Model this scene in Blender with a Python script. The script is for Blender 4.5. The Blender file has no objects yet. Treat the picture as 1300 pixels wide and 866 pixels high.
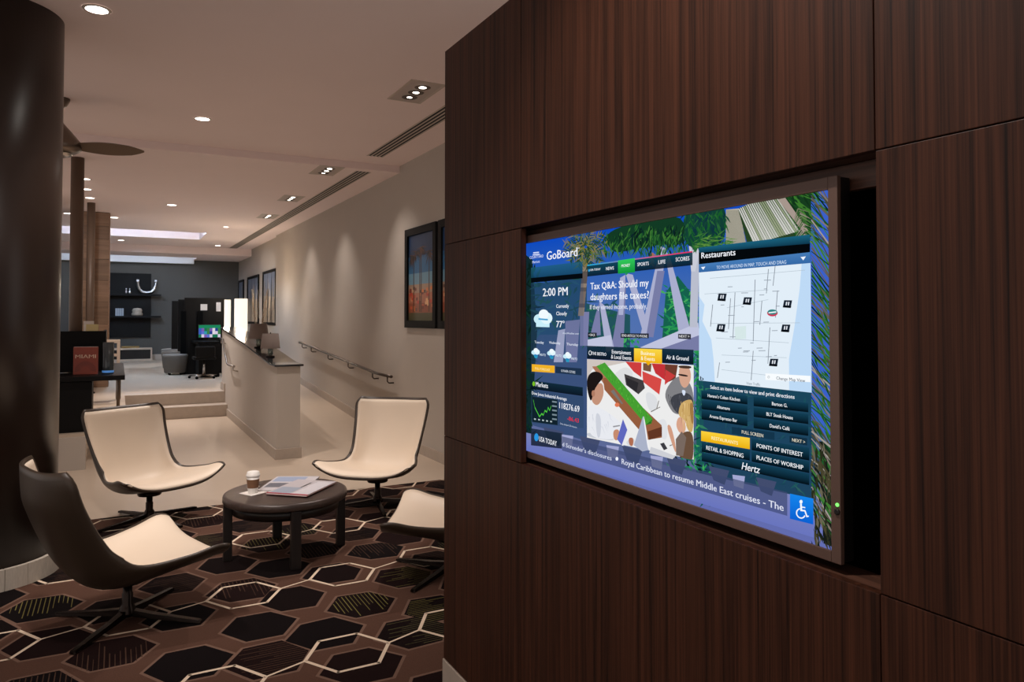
import bpy, bmesh, math, random
from mathutils import Vector, Matrix
random.seed(7)

# ------------------------------------------------------------------ camera
F_PX, CX, CY_PP = 930.0, 650.0, 380.38
EYE = Vector((0.0, 0.0, 1.55))
PITCH = math.radians(1.332)
YAW = math.radians(28.353)
scn = bpy.context.scene
col = scn.collection
cam_d = bpy.data.cameras.new('camera')
cam_d.sensor_width = 36.0
cam_d.lens = 36.0 * F_PX / 1300.0
cam_d.shift_y = -(433.0 - CY_PP) / 1300.0
cam_d.clip_start = 0.02
cam = bpy.data.objects.new('camera', cam_d)
cam.location = EYE
cam.rotation_euler = (math.radians(90) + PITCH, 0, -YAW)
col.objects.link(cam)
scn.camera = cam

# ------------------------------------------------------------------ world, exposure
world = bpy.data.worlds.new('world')
scn.world = world
world.use_nodes = True
world.node_tree.nodes['Background'].inputs[0].default_value = (1.0, 0.905, 0.86, 1)
world.node_tree.nodes['Background'].inputs[1].default_value = 0.64
scn.view_settings.view_transform = 'Standard'
scn.view_settings.look = 'None'
scn.view_settings.exposure = 0.0
scn.view_settings.gamma = 1.0
scn.view_settings.use_curve_mapping = False
WARM = (1.0, 0.90, 0.84)
COOL = (0.50, 0.71, 1.0)
SPOT_K = 2.5          # overall level of the recessed ceiling lamps

# ------------------------------------------------------------------ helpers
FW = Vector((math.sin(YAW) * math.cos(PITCH), math.cos(YAW) * math.cos(PITCH), math.sin(PITCH)))
RT = Vector((math.cos(YAW), -math.sin(YAW), 0))
UP = RT.cross(FW)


def ray(x, y):
    return FW + RT * ((x - CX) / F_PX) - UP * ((y - CY_PP) / F_PX)


def on_x(x, y, X):
    d = ray(x, y)
    return EYE + d * (X / d.x)


def lin(c):
    return tuple((v / 12.92 if v <= 0.04045 else ((v + 0.055) / 1.055) ** 2.4) for v in (q / 255.0 for q in c))


def rgb(r, g, b):
    return lin((r, g, b))


MATS = {}


def nodes_of(m):
    m.use_nodes = True
    nt = m.node_tree
    return nt, nt.nodes['Principled BSDF']


def mat(name, c, rough=0.5, metal=0.0, spec=0.5, var=0.0, vscale=8.0, bump=0.0, bscale=200.0, emit=None, estr=1.0,
        stretch=None, trans=0.0, coat=0.0, sheen=0.0):
    m = bpy.data.materials.new(name)
    nt, b = nodes_of(m)
    b.inputs['Base Color'].default_value = (*c, 1)
    b.inputs['Roughness'].default_value = rough
    b.inputs['Metallic'].default_value = metal
    b.inputs['Specular IOR Level'].default_value = spec
    if trans:
        b.inputs['Transmission Weight'].default_value = trans
    if coat:
        b.inputs['Coat Weight'].default_value = coat
        b.inputs['Coat Roughness'].default_value = 0.15
    if sheen:
        b.inputs['Sheen Weight'].default_value = sheen
    tc = nt.nodes.new('ShaderNodeTexCoord')
    src = tc.outputs['Object']
    if stretch:
        mp = nt.nodes.new('ShaderNodeMapping')
        mp.inputs['Scale'].default_value = stretch
        nt.links.new(src, mp.inputs['Vector'])
        src = mp.outputs['Vector']
    if var:
        n = nt.nodes.new('ShaderNodeTexNoise')
        n.inputs['Scale'].default_value = vscale
        n.inputs['Detail'].default_value = 6
        nt.links.new(src, n.inputs['Vector'])
        mx = nt.nodes.new('ShaderNodeMix')
        mx.data_type = 'RGBA'
        mx.inputs['A'].default_value = (*[v * (1 - var) for v in c], 1)
        mx.inputs['B'].default_value = (*[min(1, v * (1 + var)) for v in c], 1)
        nt.links.new(n.outputs['Fac'], mx.inputs['Factor'])
        nt.links.new(mx.outputs['Result'], b.inputs['Base Color'])
    if bump:
        n2 = nt.nodes.new('ShaderNodeTexNoise')
        n2.inputs['Scale'].default_value = bscale
        n2.inputs['Detail'].default_value = 4
        nt.links.new(src, n2.inputs['Vector'])
        bp = nt.nodes.new('ShaderNodeBump')
        bp.inputs['Strength'].default_value = bump
        bp.inputs['Distance'].default_value = 0.002
        nt.links.new(n2.outputs['Fac'], bp.inputs['Height'])
        nt.links.new(bp.outputs['Normal'], b.inputs['Normal'])
    if emit:
        b.inputs['Emission Color'].default_value = (*emit, 1)
        b.inputs['Emission Strength'].default_value = estr
    MATS[name] = m
    return m


def wood_mat(name, dark, light, rough=0.38, axis='Z', spec=0.5, fine=1.0):
    m = bpy.data.materials.new(name)
    nt, b = nodes_of(m)
    tc = nt.nodes.new('ShaderNodeTexCoord')
    geo = nt.nodes.new('ShaderNodeNewGeometry')
    oi = nt.nodes.new('ShaderNodeObjectInfo')
    add = nt.nodes.new('ShaderNodeVectorMath')
    add.operation = 'MULTIPLY_ADD'
    comb = nt.nodes.new('ShaderNodeCombineXYZ')
    for k in range(3):
        nt.links.new(oi.outputs['Random'], comb.inputs[k])
    nt.links.new(comb.outputs[0], add.inputs[0])
    add.inputs[1].default_value = (7.3, 11.1, 5.7)
    nt.links.new(tc.outputs['Object'], add.inputs[2])
    sc = {'Z': (38, 38, 0.9), 'Y': (38, 0.9, 38), 'X': (0.9, 38, 38)}[axis]
    mp = nt.nodes.new('ShaderNodeMapping')
    mp.inputs['Scale'].default_value = tuple(v * fine if v > 2 else v for v in sc)
    nt.links.new(add.outputs[0], mp.inputs['Vector'])
    n1 = nt.nodes.new('ShaderNodeTexNoise')
    n1.inputs['Scale'].default_value = 1.0
    n1.inputs['Detail'].default_value = 7
    n1.inputs['Roughness'].default_value = 0.62
    n1.inputs['Distortion'].default_value = 0.35
    nt.links.new(mp.outputs[0], n1.inputs['Vector'])
    mp2 = nt.nodes.new('ShaderNodeMapping')
    mp2.inputs['Scale'].default_value = tuple(v * 4.2 * fine if v > 2 else v * 2.4 for v in sc)
    nt.links.new(add.outputs[0], mp2.inputs['Vector'])
    n2 = nt.nodes.new('ShaderNodeTexNoise')
    n2.inputs['Scale'].default_value = 1.0
    n2.inputs['Detail'].default_value = 3
    nt.links.new(mp2.outputs[0], n2.inputs['Vector'])
    ma = nt.nodes.new('ShaderNodeMath')
    ma.operation = 'MULTIPLY_ADD'
    nt.links.new(n2.outputs['Fac'], ma.inputs[0])
    ma.inputs[1].default_value = 0.55
    nt.links.new(n1.outputs['Fac'], ma.inputs[2])
    cr = nt.nodes.new('ShaderNodeValToRGB')
    cr.color_ramp.elements[0].position = 0.55
    cr.color_ramp.elements[0].color = (*dark, 1)
    cr.color_ramp.elements[1].position = 1.0
    cr.color_ramp.elements[1].color = (*light, 1)
    nt.links.new(ma.outputs[0], cr.inputs['Fac'])
    nt.links.new(cr.outputs['Color'], b.inputs['Base Color'])
    b.inputs['Roughness'].default_value = rough
    b.inputs['Specular IOR Level'].default_value = spec
    bp = nt.nodes.new('ShaderNodeBump')
    bp.inputs['Strength'].default_value = 0.25
    bp.inputs['Distance'].default_value = 0.001
    nt.links.new(ma.outputs[0], bp.inputs['Height'])
    nt.links.new(bp.outputs['Normal'], b.inputs['Normal'])
    MATS[name] = m
    return m


def vcol_mat(name, emission=False, rough=0.6, pile=False, strength=1.0, alpha=False):
    m = bpy.data.materials.new(name)
    nt, b = nodes_of(m)
    at = nt.nodes.new('ShaderNodeAttribute')
    at.attribute_name = 'tint'
    if emission:
        em = nt.nodes.new('ShaderNodeEmission')
        em.inputs['Strength'].default_value = strength
        nt.links.new(at.outputs['Color'], em.inputs['Color'])
        out = nt.nodes['Material Output']
        if alpha:
            tr = nt.nodes.new('ShaderNodeBsdfTransparent')
            mx = nt.nodes.new('ShaderNodeMixShader')
            nt.links.new(at.outputs['Alpha'], mx.inputs[0])
            nt.links.new(tr.outputs[0], mx.inputs[1])
            nt.links.new(em.outputs[0], mx.inputs[2])
            nt.links.new(mx.outputs[0], out.inputs['Surface'])
        else:
            nt.links.new(em.outputs[0], out.inputs['Surface'])
        nt.nodes.remove(b)
    else:
        b.inputs['Roughness'].default_value = rough
        if pile:
            b.inputs['Specular IOR Level'].default_value = 0.1
            tc = nt.nodes.new('ShaderNodeTexCoord')
            n = nt.nodes.new('ShaderNodeTexNoise')
            n.inputs['Scale'].default_value = 260
            n.inputs['Detail'].default_value = 3
            nt.links.new(tc.outputs['Object'], n.inputs['Vector'])
            mr = nt.nodes.new('ShaderNodeMapRange')
            mr.inputs['To Min'].default_value = 0.65
            mr.inputs['To Max'].default_value = 1.3
            nt.links.new(n.outputs['Fac'], mr.inputs['Value'])
            ml = nt.nodes.new('ShaderNodeVectorMath')
            ml.operation = 'SCALE'
            nt.links.new(at.outputs['Color'], ml.inputs[0])
            nt.links.new(mr.outputs[0], ml.inputs['Scale'])
            nt.links.new(ml.outputs[0], b.inputs['Base Color'])
            bp = nt.nodes.new('ShaderNodeBump')
            bp.inputs['Strength'].default_value = 0.5
            bp.inputs['Distance'].default_value = 0.003
            nt.links.new(n.outputs['Fac'], bp.inputs['Height'])
            nt.links.new(bp.outputs['Normal'], b.inputs['Normal'])
        else:
            nt.links.new(at.outputs['Color'], b.inputs['Base Color'])
    MATS[name] = m
    return m


class MB:
    """collects faces for one mesh object"""

    def __init__(self):
        self.v, self.f, self.c, self.sm = [], [], [], []

    def poly(self, pts, color=None, smooth=False):
        n = len(self.v)
        self.v += [tuple(p) for p in pts]
        self.f.append(tuple(range(n, n + len(pts))))
        self.sm.append(smooth)
        if color is not None:
            if isinstance(color[0], (tuple, list)):
                self.c += [tuple(q) if len(q) == 4 else (*q, 1) for q in color]
            else:
                q = tuple(color) if len(color) == 4 else (*color, 1)
                self.c += [q] * len(pts)

    def box(self, x0, x1, y0, y1, z0, z1):
        n = len(self.v)
        self.v += [(x0, y0, z0), (x1, y0, z0), (x1, y1, z0), (x0, y1, z0), (x0, y0, z1), (x1, y0, z1), (x1, y1, z1), (x0, y1, z1)]
        for f in ((3, 2, 1, 0), (4, 5, 6, 7), (0, 1, 5, 4), (1, 2, 6, 5), (2, 3, 7, 6), (3, 0, 4, 7)):
            self.f.append(tuple(n + i for i in f))
            self.sm.append(False)
        return self

    def prism(self, prof, axis, a0, a1):
        """closed 2D profile extruded along an axis ('x','y','z')"""
        def P(p, a):
            return {'x': (a, p[0], p[1]), 'y': (p[0], a, p[1]), 'z': (p[0], p[1], a)}[axis]
        n = len(self.v)
        k = len(prof)
        self.v += [P(p, a0) for p in prof] + [P(p, a1) for p in prof]
        self.f.append(tuple(n + i for i in reversed(range(k))))
        self.f.append(tuple(n + k + i for i in range(k)))
        self.sm += [False, False]
        for i in range(k):
            j = (i + 1) % k
            self.f.append((n + i, n + j, n + k + j, n + k + i))
            self.sm.append(False)
        return self

    def lathe(self, prof, seg=32, c=(0, 0, 0), smooth=True, cap=True):
        """prof list of (r, z) bottom to top"""
        n = len(self.v)
        for r, z in prof:
            for i in range(seg):
                a = 2 * math.pi * i / seg
                self.v.append((c[0] + r * math.cos(a), c[1] + r * math.sin(a), c[2] + z))
        for k in range(len(prof) - 1):
            for i in range(seg):
                j = (i + 1) % seg
                self.f.append((n + k * seg + i, n + k * seg + j, n + (k + 1) * seg + j, n + (k + 1) * seg + i))
                self.sm.append(smooth)
        if cap:
            self.f.append(tuple(n + i for i in reversed(range(seg))))
            self.f.append(tuple(n + (len(prof) - 1) * seg + i for i in range(seg)))
            self.sm += [False, False]
        return self

    def tube(self, pts, r, seg=10, smooth=True, radii=None):
        pts = [Vector(p) for p in pts]
        n = len(self.v)
        prev = None
        for k, p in enumerate(pts):
            t = (pts[min(k + 1, len(pts) - 1)] - pts[max(k - 1, 0)]).normalized()
            if prev is None:
                a = t.cross(Vector((0, 0, 1)))
                if a.length < 0.01:
                    a = t.cross(Vector((1, 0, 0)))
            else:
                a = prev - t * prev.dot(t)
            a.normalize()
            prev = a
            b = t.cross(a)
            rr = radii[k] if radii else r
            for i in range(seg):
                g = 2 * math.pi * i / seg
                self.v.append(tuple(p + (a * math.cos(g) + b * math.sin(g)) * rr))
        for k in range(len(pts) - 1):
            for i in range(seg):
                j = (i + 1) % seg
                self.f.append((n + k * seg + i, n + k * seg + j, n + (k + 1) * seg + j, n + (k + 1) * seg + i))
                self.sm.append(smooth)
        self.f.append(tuple(n + i for i in reversed(range(seg))))
        self.f.append(tuple(n + (len(pts) - 1) * seg + i for i in range(seg)))
        self.sm += [False, False]
        return self

    def grid(self, P, closed_u=False, smooth=True, flip=False):
        """P[i][j] points"""
        n = len(self.v)
        h, w = len(P), len(P[0])
        for row in P:
            self.v += [tuple(p) for p in row]
        for i in range(h - 1):
            for j in range(w if closed_u else w - 1):
                k = (j + 1) % w
                q = (n + i * w + j, n + i * w + k, n + (i + 1) * w + k, n + (i + 1) * w + j)
                self.f.append(q[::-1] if flip else q)
                self.sm.append(smooth)
        return n

    def mesh(self, name):
        me = bpy.data.meshes.new(name)
        me.from_pydata(self.v, [], self.f)
        me.polygons.foreach_set('use_smooth', self.sm)
        if self.c and len(self.c) == len(self.v):
            at = me.color_attributes.new('tint', 'FLOAT_COLOR', 'POINT')
            at.data.foreach_set('color', [q for c in self.c for q in c])
        me.update()
        return me

    def build(self, name, m, parent=None, bevel=0.0, seg=2):
        o = bpy.data.objects.new(name, self.mesh(name))
        col.objects.link(o)
        if m is not None:
            o.data.materials.append(m)
        if parent is not None:
            o.parent = parent
        if bevel:
            bv = o.modifiers.new('bevel', 'BEVEL')
            bv.width = bevel
            bv.segments = seg
            bv.limit_method = 'ANGLE'
            bv.angle_limit = math.radians(40)
        return o


def B(x0, x1, y0, y1, z0, z1):
    return MB().box(x0, x1, y0, y1, z0, z1)


def tag(o, label=None, cat=None, group=None, kind=None):
    if label:
        o['label'] = label
    if cat:
        o['category'] = cat
    if group:
        o['group'] = group
    if kind:
        o['kind'] = kind
    return o


def empty(name, loc=(0, 0, 0), rz=0.0, label=None, cat=None, group=None, kind=None):
    o = bpy.data.objects.new(name, None)
    o.empty_display_size = 0.1
    col.objects.link(o)
    o.location = loc
    o.rotation_euler.z = rz
    return tag(o, label, cat, group, kind)


def copy_tree(o, parent=None):
    c = o.copy()
    col.objects.link(c)
    if parent is not None:
        c.parent = parent
    for ch in list(o.children):
        copy_tree(ch, c)
    return c


def crv(xs, ys, t):
    """smooth (Catmull-Rom style, monotone-safe) interpolation"""
    if t <= xs[0]:
        return ys[0]
    if t >= xs[-1]:
        return ys[-1]
    for i in range(len(xs) - 1):
        if t <= xs[i + 1]:
            break
    h = xs[i + 1] - xs[i]
    s = (t - xs[i]) / h

    def sl(k):
        if k == 0:
            return (ys[1] - ys[0]) / (xs[1] - xs[0])
        if k == len(xs) - 1:
            return (ys[-1] - ys[-2]) / (xs[-1] - xs[-2])
        return (ys[k + 1] - ys[k - 1]) / (xs[k + 1] - xs[k - 1])
    m0, m1 = sl(i) * h, sl(i + 1) * h
    return (2 * s ** 3 - 3 * s * s + 1) * ys[i] + (s ** 3 - 2 * s * s + s) * m0 + (-2 * s ** 3 + 3 * s * s) * ys[i + 1] + (s ** 3 - s * s) * m1


_TXT = {}


def glyphs(body, shear=0.0):
    """flat outline of a text in units of cap height; returns verts, faces, width"""
    key = (body, shear)
    if key in _TXT:
        return _TXT[key]
    cu = bpy.data.curves.new('text', 'FONT')
    cu.body = body
    cu.resolution_u = 2
    cu.shear = shear
    ob = bpy.data.objects.new('text', cu)
    me = bpy.data.meshes.new_from_object(ob)
    vs = [(v.co.x, v.co.y) for v in me.vertices]
    fs = [tuple(p.vertices) for p in me.polygons]
    bpy.data.objects.remove(ob)
    bpy.data.curves.remove(cu)
    bpy.data.meshes.remove(me)
    cap = 0.73
    x0 = min(v[0] for v in vs)
    x1 = max(v[0] for v in vs)
    vs = [((x - x0) / cap, y / cap) for x, y in vs]
    _TXT[key] = (vs, fs, (x1 - x0) / cap)
    return _TXT[key]


def put_text(mb, body, org, right, up, width, cap, color, shear=0.0):
    vs, fs, w = glyphs(body, shear)
    org, right, up = Vector(org), Vector(right), Vector(up)
    kx = width / w
    q = (*color, 1) if len(color) == 3 else color
    for dx in (0.0, 0.035):               # two strokes for a heavier weight
        n = len(mb.v)
        for x, y in vs:
            mb.v.append(tuple(org + right * ((x + dx) * kx) + up * (y * cap)))
            mb.c.append(q)
        for f in fs:
            mb.f.append(tuple(n + i for i in f))
            mb.sm.append(False)


def lamp_spot(loc, target, watts, angle=80, blend=0.6, color=WARM, size=0.04, parent=None):
    d = bpy.data.lights.new('downlight_lamp', 'SPOT')
    d.energy = watts * SPOT_K
    d.color = color
    d.spot_size = math.radians(angle)
    d.spot_blend = blend
    d.shadow_soft_size = size
    o = bpy.data.objects.new('downlight_lamp', d)
    col.objects.link(o)
    o.location = loc
    o.rotation_euler = (Vector(target) - Vector(loc)).to_track_quat('-Z', 'Y').to_euler()
    if parent is not None:
        o.parent = parent
        o.matrix_parent_inverse = parent.matrix_basis.inverted()
    return o


# ------------------------------------------------------------------ materials
M_CEIL = mat('ceiling_paint', rgb(246, 228, 224), 0.85, var=0.02, vscale=2)
M_WALL = mat('wall_paint', rgb(186, 176, 165), 0.8, var=0.03, vscale=3, bump=0.08, bscale=400)
M_COVEPAINT = mat('cove_white_paint', rgb(232, 236, 240), 0.8)
M_SLATE = mat('slate_blue_paint', rgb(92, 91, 88), 0.85, var=0.04, vscale=3)
M_FLOOR = mat('cream_stone_floor', rgb(198, 180, 160), 0.32, var=0.05, vscale=5, spec=0.4)
M_STONE = mat('travertine_base', rgb(178, 164, 150), 0.55, var=0.12, vscale=14, bump=0.1, bscale=60)
M_RING = mat('rough_cream_stone', rgb(190, 180, 166), 0.7, var=0.22, vscale=30, bump=0.4, bscale=40, stretch=(3, 3, 0.7))
M_COLUMN = mat('dark_brown_lacquer', rgb(38, 26, 20), 0.33, spec=0.6, var=0.1, vscale=4)
M_WOOD = wood_mat('walnut_panel', rgb(24, 11, 6), rgb(78, 45, 30), 0.48, fine=1.7, spec=0.2)
M_WOODY = wood_mat('walnut_edge', rgb(40, 24, 18), rgb(96, 64, 50), 0.45, axis='Y')
M_BLACK = mat('cavity_black', (0.002, 0.002, 0.002), 0.9, spec=0.1)
M_BEZEL = mat('television_bezel', rgb(94, 72, 63), 0.4, spec=0.5)
M_BEZELSIDE = mat('television_casing', rgb(14, 12, 12), 0.5)
M_LACQUER = mat('black_lacquer', rgb(10, 9, 9), 0.5, spec=0.2)
M_DARKWOOD = wood_mat('espresso_wood', rgb(13, 9, 8), rgb(29, 21, 18), 0.4)
M_TABLETOP = wood_mat('tabletop_wood', rgb(46, 36, 32), rgb(74, 60, 54), 0.36, axis='X', fine=1.5)
M_CREAM = mat('cream_leather', rgb(236, 218, 196), 0.48, bump=0.06, bscale=250, var=0.02)
M_SHELL = mat('brown_shell_leather', rgb(58, 46, 35), 0.42, bump=0.08, bscale=300)
M_BRONZE = mat('dark_bronze_metal', rgb(40, 32, 28), 0.25, metal=0.85)
M_CHROME = mat('brushed_steel', rgb(190, 184, 178), 0.22, metal=1.0)
M_STEEL = mat('satin_nickel', rgb(120, 108, 98), 0.32, metal=0.9)
M_RAIL = mat('pewter_rail', rgb(88, 80, 74), 0.35, metal=0.85)
M_LEDGE = mat('dark_glass_ledge', rgb(28, 27, 30), 0.12, spec=0.7)
M_WHITEPLASTIC = mat('white_plastic', rgb(232, 228, 222), 0.4)
M_PAPER = mat('reflection_plate_white', rgb(232, 226, 220), 0.7)
M_SLEEVE = mat('cardboard_sleeve', rgb(128, 92, 66), 0.8, var=0.1, vscale=40)
M_TRIM = mat('lamp_trim_paint', rgb(196, 182, 170), 0.6)
M_STEELTRIM = mat('spot_gear_plate', rgb(190, 176, 168), 0.6)
M_RINGD = mat('spot_ring_brown', rgb(96, 84, 76), 0.6)
M_LENS = mat('lamp_lens', (1, 1, 1), 0.4, emit=(1.0, 0.9, 0.78), estr=9.0)
M_LENSW = mat('round_lamp_lens', (1, 1, 1), 0.4, emit=(1.0, 0.93, 0.85), estr=7.0)
M_SLOT = mat('diffuser_slot', rgb(18, 15, 13), 0.8)
M_FRAME = mat('picture_frame_black', rgb(8, 7, 7), 0.6, spec=0.2)
M_SHADE_LIT = mat('lit_paper_shade', rgb(250, 240, 225), 0.8, emit=(1.0, 0.88, 0.72), estr=1.0)
M_SHADE = mat('grey_linen_shade', rgb(128, 114, 106), 0.9, bump=0.2, bscale=200)
M_GLASSBODY = mat('smoked_glass_body', rgb(120, 130, 122), 0.08, trans=0.6, spec=0.6)
M_GREYFAB = mat('grey_ottoman_leather', rgb(98, 90, 82), 0.55, bump=0.1, bscale=160)
M_TAN = wood_mat('tan_veneer', rgb(112, 86, 64), rgb(142, 112, 87), 0.5, axis='X', fine=.3)
M_TAN2 = wood_mat('tan_veneer_pale', rgb(128, 98, 74), rgb(158, 126, 100), 0.5, axis='X', fine=.3)
M_POLE = mat('bronze_pole', rgb(100, 82, 69), 0.45, metal=0.15)
M_LIGHTWOOD = mat('pale_wood_frame', rgb(206, 186, 166), 0.5)
M_PRINT = vcol_mat('art_print', rough=0.35)
M_CARPET = vcol_mat('patterned_carpet', rough=0.95, pile=True)
M_BLUEGLOW = mat('blue_candle_glow', (0.1, 0.3, 0.8), 0.4, emit=(0.15, 0.45, 1.0), estr=0.22)
M_SMOKEGLASS = mat('smoked_vase_glass', rgb(58, 66, 70), 0.1, spec=0.6)
M_SILVER = mat('silver_sculpture', rgb(205, 208, 212), 0.2, metal=1.0)
M_COVE = mat('cove_strip_lamp', (1, 1, 1), 0.5, emit=(0.52, 0.74, 1.0), estr=64.0)
M_BOOKS = mat('pale_book_spine', rgb(170, 180, 190), 0.7)
M_CORAL = mat('pale_stone_carving', rgb(176, 164, 148), 0.8, var=0.35, vscale=30, bump=0.6, bscale=30)
M_SCREEN = vcol_mat('screen_light', emission=True, strength=1.0, alpha=True)

# ------------------------------------------------------------------ the room: floors
XR = 3.05        # right wall
ZC1, ZC2 = 3.40, 3.32
YB = 22.5        # back wall
ZU = 0.36        # upper level


def struct(name, mb, m, label=None, parent=None, bevel=0.0, cat=None):
    o = mb.build(name, m, parent, bevel)
    if parent is None:
        o['kind'] = 'structure'
        if label:
            o['label'] = label
        o['category'] = cat or name.split('_')[0]
    return o


struct('floor', B(-5.0, 3.3, -3.0, 15.2, -0.20, 0.0), M_FLOOR, 'pale cream stone floor of the lower level')
pl = MB()
pl.prism([(-5.0, 8.66), (-0.27, 8.66), (-0.27, 10.9), (0.12, 10.9), (0.12, 12.84), (1.79, 12.84), (1.79, 15.0), (3.3, 15.0), (3.3, YB + .2), (-5.0, YB + .2)], 'z', 0.0, ZU)
struct('floor_upper', pl, M_FLOOR, 'raised cream stone floor of the far lounge at the top of the steps')
rp = MB()
rp.prism([(9.0, 0.0), (15.0, 0.0), (15.0, ZU)], 'x', 1.79, 3.3)
struct('floor_ramp', rp, M_FLOOR, 'sloping cream stone ramp between the half wall and the right wall')
st = empty('floor_steps', (0.12, 12.2, 0), kind='structure', label='two travertine steps leading up to the far lounge', cat='steps')
for k in range(2):
    s = B(0.0, 1.42, 0.0 + 0.31 * k, (0.31, 0.64)[k], 0.0 if k == 0 else 0.18, 0.18 * (k + 1)).build('step', M_STONE, st, 0.004)

# ------------------------------------------------------------------ carpet
cp = MB()
C_BG = rgb(86, 61, 50)
C_OUT = rgb(116, 90, 77)
C_DARK = [rgb(20, 8, 8), rgb(17, 7, 7), rgb(26, 11, 10), rgb(14, 7, 8)]
C_LINE = rgb(226, 204, 180)
C_HATCH = [rgb(112, 104, 60), rgb(88, 84, 56), rgb(78, 57, 46)]
CX0, CX1, CY0, CY1 = -4.6, 2.95, 0.6, 6.46
RECTS = [(-4.6, 2.58, 2.87, 5.28), (-4.6, 2.95, 5.28, 6.46), (-4.6, 1.19, 0.6, 2.87)]
ca = empty('carpet', (0, 0, 0), label='dark brown carpet with plum hexagons and cream line pattern', cat='carpet')
MB().prism([(-4.6, 0.6), (1.19, 0.6), (1.19, 2.87), (2.58, 2.87), (2.58, 5.28), (2.95, 5.28), (2.95, 6.46), (-4.6, 6.46)], 'z', 0.0, 0.006).build('carpet_base', mat('carpet_ground', C_BG, 0.95, var=0.3, vscale=200, bump=0.5, bscale=260, spec=0.1), ca)


def clip(poly, R):
    def cut(ps, f):
        out = []
        for i in range(len(ps)):
            a, b = ps[i], ps[(i + 1) % len(ps)]
            fa, fb = f(a), f(b)
            if fa >= 0:
                out.append(a)
            if (fa >= 0) != (fb >= 0):
                t = fa / (fa - fb)
                out.append((a[0] + (b[0] - a[0]) * t, a[1] + (b[1] - a[1]) * t))
        return out
    for f in (lambda p: p[0] - R[0], lambda p: R[1] - p[0], lambda p: p[1] - R[2], lambda p: R[3] - p[1]):
        poly = cut(poly, f)
        if len(poly) < 3:
            return None
    return poly


def cpoly(pts, z, c):
    for R in RECTS:
        p = clip(pts, R)
        if p:
            cp.poly([(x, y, z) for x, y in p], c)


def hexpts(c, r, jit=None):
    ang = [0, 62, 118, 180, 242, 298]
    return [(c[0] + r * (jit[i] if jit else 1) * math.cos(math.radians(a)), c[1] + r * (jit[i] if jit else 1) * math.sin(math.radians(a))) for i, a in enumerate(ang)]


rh = random.Random(21)
known = {(0, 0): (0.91, 3.61), (1, 0): (1.18, 3.87), (1, -1): (0.86, 4.14), (2, -1): (1.16, 4.42), (0, 1): (1.30, 3.42), (-1, 0): (0.62, 3.46), (3, -1): (1.52, 4.71), (-1, 1): (0.97, 3.20)}
z1, z2, z3, z4 = 0.0063, 0.0066, 0.0069, 0.0072
for i in range(-16, 20):
    for j in range(-16, 20):
        cx = 0.90 + 0.30 * i + 0.30 * j
        cy = 3.60 + 0.265 * i - 0.265 * j
        if not (CX0 - .3 < cx < CX1 + .3 and CY0 - .3 < cy < CY1 + .3):
            rh.random()
            continue
        jx, jy = rh.uniform(-.045, .045), rh.uniform(-.04, .04)
        c = known.get((i, j), (cx + jx, cy + jy))
        jit = [rh.uniform(.94, 1.06) for _ in range(6)]
        r = 0.200
        cpoly(hexpts(c, r, jit), z1 + 0.0002 * rh.random(), C_OUT)
        dark = rh.choice(C_DARK)
        cpoly(hexpts(c, r - 0.017, jit), z2 + 0.0002 * rh.random(), dark)
        if rh.random() < 0.48:
            hc = rh.choice(C_HATCH)
            along_x = rh.random() < 0.5
            n = 14
            sg = rh.choice((-1, 1))
            for k in range(n):
                t = -0.15 + 0.30 * (k + .5) / n
                half = (0.175 - abs(t) * 0.53) if along_x else 0.155 * (1 if abs(t) < .09 else 1 - (abs(t) - .09) / .1)
                a0 = -half * sg
                a1 = a0 + 2 * half * sg * rh.uniform(.35, 1.0)
                w = rh.uniform(0.0012, 0.0026)
                if along_x:
                    q = [(c[0] + a0, c[1] + t - w), (c[0] + a1, c[1] + t - w), (c[0] + a1, c[1] + t + w), (c[0] + a0, c[1] + t + w)]
                else:
                    q = [(c[0] + t - w, c[1] + a0), (c[0] + t + w, c[1] + a0), (c[0] + t + w, c[1] + a1), (c[0] + t - w, c[1] + a1)]
                cpoly(q, z3, hc)


def cline(a, b, w, z, c):
    a, b = Vector(a), Vector(b)
    d = (b - a).normalized()
    n = Vector((-d.y, d.x)) * w / 2
    e = d * w * 0.3
    cpoly([tuple(a - e + n), tuple(a - e - n), tuple(b + e - n), tuple(b + e + n)], z, c)


for i in range(-14, 12):
    for j in range(-8, 8):
        c = (0.955 + 0.57 * i - 0.315 * j, 3.36 + 0.065 * i + 0.955 * j)
        if not (CX0 - .6 < c[0] < CX1 + .6 and CY0 - .4 < c[1] < CY1 + .4):
            continue
        h = hexpts(c, 0.195)
        for k in range(6):
            cline(h[k], h[(k + 1) % 6], 0.017, z4, C_LINE)
        cline(h[0], (c[0] + 0.57 - 0.195, c[1] + 0.065), 0.012, z4 + 0.0001, C_LINE)
pt = cp.build('carpet_pattern', M_CARPET, ca)

# ------------------------------------------------------------------ the room: ceiling and walls
struct('ceiling', B(-5.0, 3.3, -3.0, 8.56, ZC1, ZC1 + 0.15), M_CEIL, 'warm white ceiling over the carpeted lounge')
cf = MB()
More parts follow.
